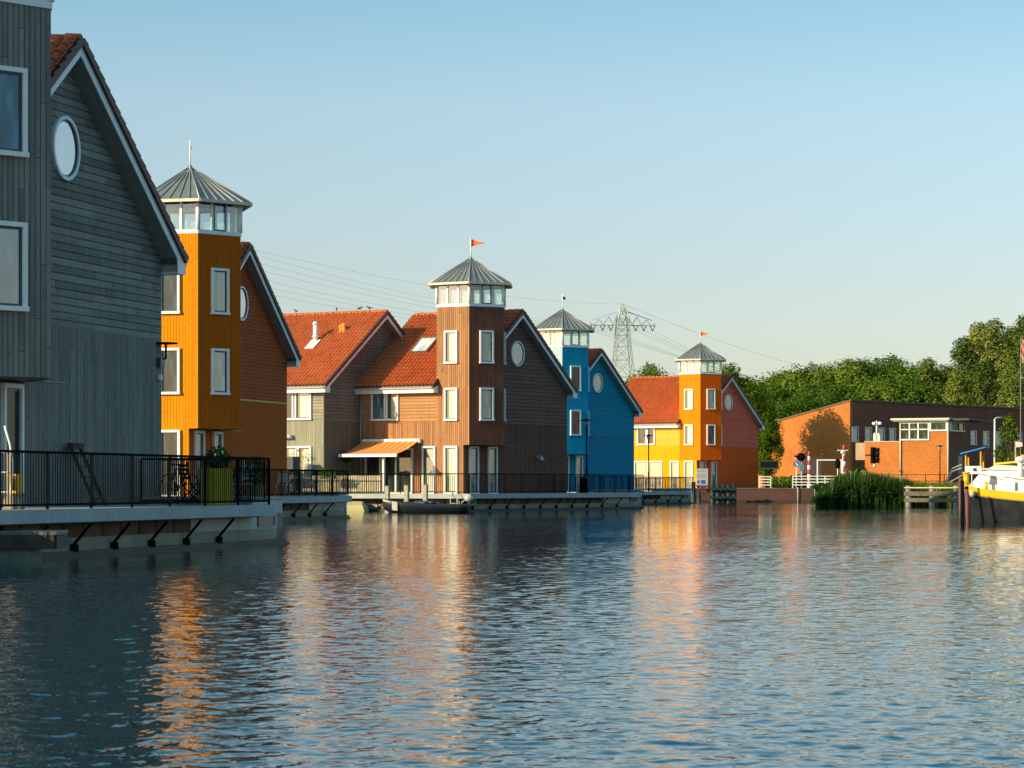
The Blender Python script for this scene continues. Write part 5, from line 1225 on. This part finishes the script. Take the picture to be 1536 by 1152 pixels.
# reeds
REED = leaf_mat('reed_leaves', (.022, .055, .014), (.045, .095, .018), (.11, .16, .025)); REEDY = leaf_mat('reed_lit', (.07, .10, .012), (.17, .20, .018), (.35, .34, .03))
def reeds(name, mat, n, area, h, seed, wdt=.035):
    rnd = random.Random(seed); m = MB()
    for i in range(n):
        x, y, hh_ = area(rnd); h_ = hh_*rnd.uniform(.75, 1.08); lean = Vector((rnd.gauss(.05, .16), rnd.gauss(0, .16), 0)); a = rnd.uniform(0, 3.14); w_ = Vector((math.cos(a), math.sin(a), 0))*wdt
        zb = -.1 if y < 168 else .9; h_ = max(.35, h_-zb); b0 = Vector((x, y, zb)); b1 = b0+Vector((0, 0, h_*.6))+lean*h_*.4; b2 = b0+Vector((0, 0, h_))+lean*h_*1.1
        m.face([b0-w_, b0+w_, b1+w_*.9, b1-w_*.9]); m.face([b1-w_*.9, b1+w_*.9, b2])
        for k in range(2):
            q = b0.lerp(b1, rnd.uniform(.5, 1.)); dr = Vector((rnd.gauss(0, 1), rnd.gauss(0, 1), .5)).normalized()*rnd.uniform(.25, .55); m.face([q, q+dr*.5+Vector((0, 0, .12))+w_*.8, q+dr-Vector((0, 0, .05)), q+dr*.5+Vector((0, 0, .05))-w_*.8])
    o = m.build(name, mat); tag(o, '', ''); return o
def area1(r):
    x = r.uniform(1224, 1362); D = r.uniform(158.5, 174); p = at(x, 0, D); t = (x-1224)/138
    hh_ = .75+1.3*min(1, t*3.6)*(1-.35*max(0, (t-.6)/.4)); return p.x, D, hh_*1.0
o = reeds('reeds', REED, 9000, area1, 2, 61); tag(o, 'dense dark green reed bed standing in the water', 'reeds', kind='stuff')
m = MB(); rnd = random.Random(77)
for i in range(90):
    x_, D_, h_ = area1(rnd); h_ = h_*rnd.uniform(.85, 1.08); zb = -.1 if D_ < 168 else .9; q = at(0, 0, D_); b0 = Vector((x_, D_, zb)); t_ = b0+Vector((rnd.gauss(.12, .16), rnd.gauss(0, .1), max(.4, h_-zb)))
    m.bar(b0, t_, .018); m.tube([t_, t_+(t_-b0).normalized()*.22+Vector((.05, 0, -.02))], [.035, .01], 5)
o = m.build('reed_plumes', plain('dry_reed', (.34, .25, .12), .9, var=.3)); tag(o, 'dry tan reed stalks and plumes standing above the green reeds', 'reeds', kind='stuff')
def area2(r):
    x = r.uniform(1318, 1475); D = r.uniform(160.2, 176); p = at(x, 0, D); return p.x, D, 1.45
o = reeds('bank_plants', REEDY, 6500, area2, 1.5, 62); tag(o, 'sunlit yellow green plants on the bank behind the timber guide fence', 'plants', kind='stuff')

# ============================================================ barge at the right
bz = at(1447, 0, 97.0); BG = thing('barge', 'white cabined sailing barge with yellow rail and black hull moored at the right', 'barge', (bz.x, bz.y, 0), -.62)
NAVY = plain('hull_black', (.013, .016, .020), .5, var=.7, scale=2.5, spec=.3); YEL = plain('rail_yellow', (.80, .42, .01), .4, var=.08); WB = plain('cabin_white', (.74, .73, .70), .4, var=.05)
st = [(.0, .05, -.2, 1.46), (.12, .42, -.35, 1.42), (.4, .85, -.4, 1.37), (.9, 1.25, -.4, 1.28), (1.7, 1.55, -.4, 1.17), (3, 1.75, -.4, 1.06), (5, 1.85, -.4, .98), (9, 1.85, -.4, .95), (13, 1.7, -.4, 1.1), (15, .9, -.2, 1.3)]
def bst(x):
    for i in range(len(st)-1):
        if st[i][0] <= x <= st[i+1][0]:
            t = (x-st[i][0])/(st[i+1][0]-st[i][0]); return [st[i][k]+(st[i+1][k]-st[i][k])*t for k in (1, 2, 3)]
    return list(st[-1][1:])
def loft(z0f, z1f, steps, off=0):
    m = MB(); R_ = []
    for x, b_, k, s_ in st:
        row = []
        for j in range(steps+1):
            z = z0f(s_)+(z1f(s_)-z0f(s_))*j/steps; t = max(0, min(1, (z+.4)/(s_+.4))); row.append(Vector((x-(.0 if x else .12*t), -(b_+off)*(.72+.28*t**.6), z)))
        R_.append(row)
    for sgn in (1, -1):
        for i in range(len(R_)-1):
            for j in range(steps):
                q = [R_[i][j], R_[i+1][j], R_[i+1][j+1], R_[i][j+1]]; q = [Vector((v.x, v.y*sgn, v.z)) for v in q]; m.face(q if sgn > 0 else q[::-1], sm=True)
    return m
loft(lambda s: -.4, lambda s: s-.24, 5).build('hull', NAVY, BG); loft(lambda s: s-.25, lambda s: s, 1, .03).build('rail_strake', YEL, BG)
m = loft(lambda s: s-.30, lambda s: s-.25, 1, .07); m.build('rubbing_strake', plain('old_brass_strake', (.35, .22, .05), .5), BG)
m = MB()
for i in range(len(st)-1): m.face([(st[i][0], -st[i][1], st[i][3]-.06), (st[i+1][0], -st[i+1][1], st[i+1][3]-.06), (st[i+1][0], st[i+1][1], st[i+1][3]-.06), (st[i][0], st[i][1], st[i][3]-.06)])
m.build('deck', plain('barge_deck', (.42, .44, .44), .6), BG)
m = MB(); m.tube([(-.16, 0, -.3), (-.14, 0, .5), (-.14, 0, 1.6)], [.09, .1, .12], 8); m.build('stem_post', plain('stem_brown', (.10, .045, .035), .6), BG)
# wheelhouse and cabins: polygons in x,z pulled over y
def slabxz(name, poly, y0, y1, mat, par=None): m = MB(); m.slab([(x, y0, z) for x, z in poly], (0, y1-y0, 0)); return m.build(name, mat, par or BG)
slabxz('fore_cabin', [(.55, 1.15), (4.4, 1.0), (4.4, 1.78), (1.55, 1.88), (1.15, 1.80)], -1.05, 1.05, WB)
slabxz('fore_cabin_roof', [(1.15, 1.881), (4.5, 1.781), (4.5, 1.83), (1.15, 1.94)], -1.12, 1.12, plain('cabin_roof', (.36, .40, .43), .5))
slabxz('low_cabin', [(2.2, 1.05), (8.5, .93), (8.5, 1.52), (2.2, 1.62)], -1.42, -1.051, WB)
slabxz('hatch_cover', [(4.41, .9), (9.5, .9), (9.5, 1.62), (4.41, 1.70)], -1.05, 1.05, plain('hatch_tan', (.40, .30, .2), .7))
slabxz('wheelhouse', [(9.6, .9), (12, .9), (12, 2.6), (9.6, 2.6)], -1.0, 1.0, WB)
for x in (2.65, 3.6): m = MB(); m.box(x, x+.10, -1.435, -1.4201, 1.12, 1.42); m.build('porthole', SASH, BG)
m = MB(); m.slab([(1.45, -1.055, 1.35), (1.75, -1.055, 1.35), (1.75, -1.055, 1.68), (1.55, -1.055, 1.70)], (0, -.01, 0)); m.build('cabin_window', SASH, BG)
# yellow tilted lid and gear
slabxz('yellow_awning', [(1.5, 2.12), (2.3, 2.18), (3.6, 2.0), (3.6, 1.95), (2.3, 2.12), (1.5, 2.05)], -.75, .75, YEL)
for x, y in ((1.6, -.7), (3.4, -.7), (1.6, .7), (3.4, .7)): MB().bar((x, y, 1.8), (x, y, 2.06 if x < 2 else 1.97), .04).build('awning_pole', STEEL, BG)
slabxz('windscreen', [(1.3, 1.92), (1.55, 2.05), (3.5, 1.96), (3.5, 1.84)], -.74, -.70, pane_mat('barge_screen', (.10, .12, .13), .3))
m = MB(); m.ball((2.3, 0, 2.30), .13, 10, 6); m.cyl((2.3, 0), .16, 2.17, 2.24, 12); m.build('navigation_lamp', YEL, BG)
m = MB(); m.cyl((2.75, -1.2), .10, 1.6, 2.15, 12); m.cyl((2.75, -1.2), .17, 2.15, 2.25, 12, .2); m.ball((2.75, -1.2, 2.25), .2, 12, 6, (1, 1, .5)); m.build('ventilator', WB, BG)
m = MB(); m.cyl((.30, -.5), .10, 1.3, 1.75, 10); m.cyl((.30, -.5), .14, 1.75, 1.80, 10); m.build('bollard', YEL, BG)
m = MB(); m.cyl((1.5, -1.35), .07, 1.1, 1.45, 10); m.build('bollard', YEL, BG)
m = MB(); P_ = [(x, -bst(x)[0]+.1, bst(x)[2]+.52) for x in (.8, 1.6, 2.6, 4, 6, 9)]; m.tube(P_, .02, 6, False)
for q in P_: m.tube([q, (q[0], q[1], q[2]-.55)], .016, 5)
m.build('guard_rail', WHITE, BG)
m = MB(); m.slab([(4.6, -.9, 1.72), (6.4, -.9, 1.66), (6.4, .2, 2.1), (4.6, .2, 2.16)], (0, 0, .05)); m.build('solar_panel', plain('pale_blue_panel', (.3, .42, .55), .25), BG)
m = MB(); m.tube([(2.0, 0, 2.0), (2.0, 0, 2.9)], .02, 6); m.slab([(2.0, 0, 2.9), (2.0, 0, 2.68), (2.28, .0, 2.72), (2.26, 0, 2.86)], (0, .01, 0)); m.build('small_flagstaff', plain('faded_flag', (.6, .4, .35)), BG)
m = MB(); m.ball((1.0, -1.42, 1.02), .13, 8, 6); m.build('rope_coil', plain('rope', (.5, .42, .3), .9), BG)
pile('thick black mooring post in front of the barge bow', 1443.5, 94.8, 1.45, .07, BLACK, None)
pm_ = at(1452, 0, 94.2); o = thing('leeboard_pole', 'leaning rust brown pole against the barge bow', 'pole', (pm_.x, pm_.y, 0)); m = MB(); m.tube([(.02, 0, -.6), (-.05, .0, 1.2)], .07, 8); m.build('shaft', plain('rust_brown', (.16, .06, .045), .7), o); m = MB(); m.ball((-.05, 0, 1.22), .08, 8, 5); m.build('knob', BLACK, o)
gw = thing('gangway', 'thin steel gangway rails reaching from the bank to the barge bow', 'gangway', (0, 0, 0)); q0, q1 = at(1418, 726, 118), at(1442, 702, 100)
for k, dz in enumerate((0, .12)):
    MB().tube([(q0.x, q0.y, q0.z+dz), ((q0.x+q1.x)/2, (q0.y+q1.y)/2, (q0.z+q1.z)/2+.22+dz), (q1.x, q1.y, q1.z+dz)], .025, 6).build('rail', STEEL, gw)
# flag on a tall pole at the right edge
p = at(1531, 0, 150); fp = thing('flag_pole', 'tall pole with a faded flag at the right edge of the picture', 'flagpole', (p.x, p.y, 1.1)); MB().cyl((0, 0), .035, 0, 8.6, 8, .02).build('pole', plain('dull_pole', (.25, .2, .18), .5), fp)
m = MB()
for i in range(5): m.face([(.02+.0*i, 0, 8.5-i*.25), (.02, 0, 8.25-i*.25), (.30-.03*i, .05*(-1)**i, 8.05-i*.25), (.28-.03*i, .05*(-1)**(i+1), 8.35-i*.25)])
m.build('flag', plain('faded_orange_flag', (.55, .25, .15), .8), fp)
# reeds before the bow

# ============================================================ pylon and wires
PY = plain('pylon_steel', (.42, .46, .42), .6, .2); pc = at(934, 0, 480); k_ = 480/F
py = thing('electricity_pylon', 'lattice electricity pylon with wide crossarms beyond the blue house', 'pylon', (pc.x, 480, 1), .18)
def zpx(y): return (HY-y)*k_+EYE-1
legs = MB(); brc = MB()
lev = [(0, 3.1), (zpx(600), 2.3), (zpx(565), 1.75), (zpx(540), 1.5), (zpx(520), 1.30), (zpx(503), 1.15), (zpx(488), 1.02), (zpx(478), .95), (zpx(462), .55)]
for (z0, w0), (z1, w1) in zip(lev[:-1], lev[1:]):
    for sx, sy in ((-1, -1), (1, -1), (1, 1), (-1, 1)): legs.bar((sx*w0, sy*w0, z0), (sx*w1, sy*w1, z1), .16)
    C4 = [(-1, -1), (1, -1), (1, 1), (-1, 1)]
    for i in range(4):
        a, b = C4[i], C4[(i+1) % 4]; brc.bar((a[0]*w0, a[1]*w0, z0), (b[0]*w1, b[1]*w1, z1), .09); brc.bar((b[0]*w0, b[1]*w0, z0), (a[0]*w1, a[1]*w1, z1), .09); brc.bar((a[0]*w1, a[1]*w1, z1), (b[0]*w1, b[1]*w1, z1), .08)
legs.build('tower_legs', PY, py); brc.build('bracing', PY, py)
arm = MB(); zl, zu = zpx(488), zpx(467); AX = 6.1
for sy in (-.6, .6):
    arm.bar((-AX, sy*.4, zl), (AX, sy*.4, zl), .16); arm.bar((-AX*.9, sy*.4, zl+.9), (0, sy*.6, zu+.2), .09); arm.bar((AX*.9, sy*.4, zl+.9), (0, sy*.6, zu+.2), .09)
    n = 14
    for i in range(n):
        x0 = -AX+2*AX*i/n; x1 = -AX+2*AX*(i+1)/n; h_ = lambda x: zl+.9*0+(1-abs(x)/AX)*2.0+.45
        arm.bar((x0, sy*.5, zl if i % 2 else h_(x0)), (x1, sy*.5, h_(x1) if i % 2 else zl), .07)
arm.build('crossarm', PY, py)
pk2 = MB(); pk2.bar((-.4, 0, zpx(462)), (0, 0, zpx(455)), .1); pk2.bar((.4, 0, zpx(462)), (0, 0, zpx(455)), .1); pk2.build('peak', PY, py)
ins = MB()
XI = (-5.4, -3.7, -2.2, 2.4, 3.9, 5.5)
for x in XI:
    ins.bar((x-.45, 0, zl), (x, 0, zl-1.0), .14); ins.bar((x+.45, 0, zl), (x, 0, zl-1.0), .14)
ins.build('insulators', plain('insulator_dark', (.06, .07, .07), .4), py)
wires = thing('power_lines', 'thin overhead power lines running to both sides of the pylon', 'power line', (0, 0, 0)); WM_ = plain('wire_grey', (.42, .45, .45), .6)
for i, x in enumerate(XI+(0,)):
    s = Vector((pc.x+x*.98, 480-x*.17, 1+zl-1.0 if x else zpx(456)+1)); 
    e1 = at(370, 430-9*i if x else 372, 300); e2 = at(1300, 590+i*7 if x else 566, 1050)
    e1 += Vector((x*.3, 0, 0))
    for e_, sag, rr in ((e1, 3.0, .012), (e2, 5.0, .02)):
        P_ = [s.lerp(e_, t/24)-Vector((0, 0, sag*4*(t/24)*(1-t/24)*.5)) for t in range(25)]
        MB().tube(P_, [rr+(.02 if e_ is e2 else 0)*t/24 for t in range(25)], 5, False).build('wire', WM_, wires)

# ============================================================ sun, sky, camera
PHI, EL = R(60), R(SUN_EL)
sd = Vector((math.sin(PHI)*math.cos(EL), math.cos(PHI)*math.cos(EL), -math.sin(EL)))
sl_ = bpy.data.lights.new('sun', 'SUN'); sl_.energy = SUN_E; sl_.angle = R(.53); sl_.color = (1, .80, .50)
so = bpy.data.objects.new('sun', sl_); COL.objects.link(so); so.rotation_euler = sd.to_track_quat('-Z', 'Y').to_euler(); so.location = (-100, -60, 80)
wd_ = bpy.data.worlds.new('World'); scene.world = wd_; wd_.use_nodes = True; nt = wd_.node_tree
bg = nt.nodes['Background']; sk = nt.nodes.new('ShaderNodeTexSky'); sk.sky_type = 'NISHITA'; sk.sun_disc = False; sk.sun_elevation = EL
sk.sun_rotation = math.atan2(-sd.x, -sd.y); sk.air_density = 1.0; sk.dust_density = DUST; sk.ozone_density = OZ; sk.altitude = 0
tcw = N(nt, 'ShaderNodeTexCoord'); spw = N(nt, 'ShaderNodeSeparateXYZ'); nt.links.new(tcw.outputs['Generated'], spw.inputs[0])
sky_grade = ramp(nt, spw.outputs[2], [(.0, (.97, .90, .86)), (.077, (1.03, .905, .855)), (.143, (1.11, 1.03, .91)), (.19, (.86, 1.0, .90)), (.27, (.45, .93, .90)), (.48, (.27, 1.02, 1.08)), (.70, (1.5, 1.65, 1.2)), (1.0, (2.0, 1.95, 1.4))])  # overhead sky raised as added fill light; bands above view tinted for water
nt.links.new(mixc(nt, 1.0, sk.outputs[0], sky_grade, 'MULTIPLY'), bg.inputs[0]); bg.inputs[1].default_value = SKY_S
cd = bpy.data.cameras.new('camera'); co = bpy.data.objects.new('camera', cd); COL.objects.link(co); co.location = (0, 0, EYE); co.rotation_euler = (R(90), 0, 0)
cd.sensor_width = 36; cd.lens = F/1536*36; cd.shift_y = (HY-576)/1536; cd.clip_end = 6000; cd.clip_start = .5
cd.dof.use_dof = True; cd.dof.focus_distance = 120; cd.dof.aperture_fstop = 13.0
scene.camera = co
scene.render.engine = 'CYCLES'; scene.view_settings.view_transform = 'Standard'; scene.view_settings.look = 'None'; scene.view_settings.exposure = EXPO
for o in COL.objects:
    if 'used' in o.keys(): del o['used']
for o in [q for q in COL.objects if q.type == 'MESH' and len(q.data.polygons) == 0]: bpy.data.objects.remove(o)
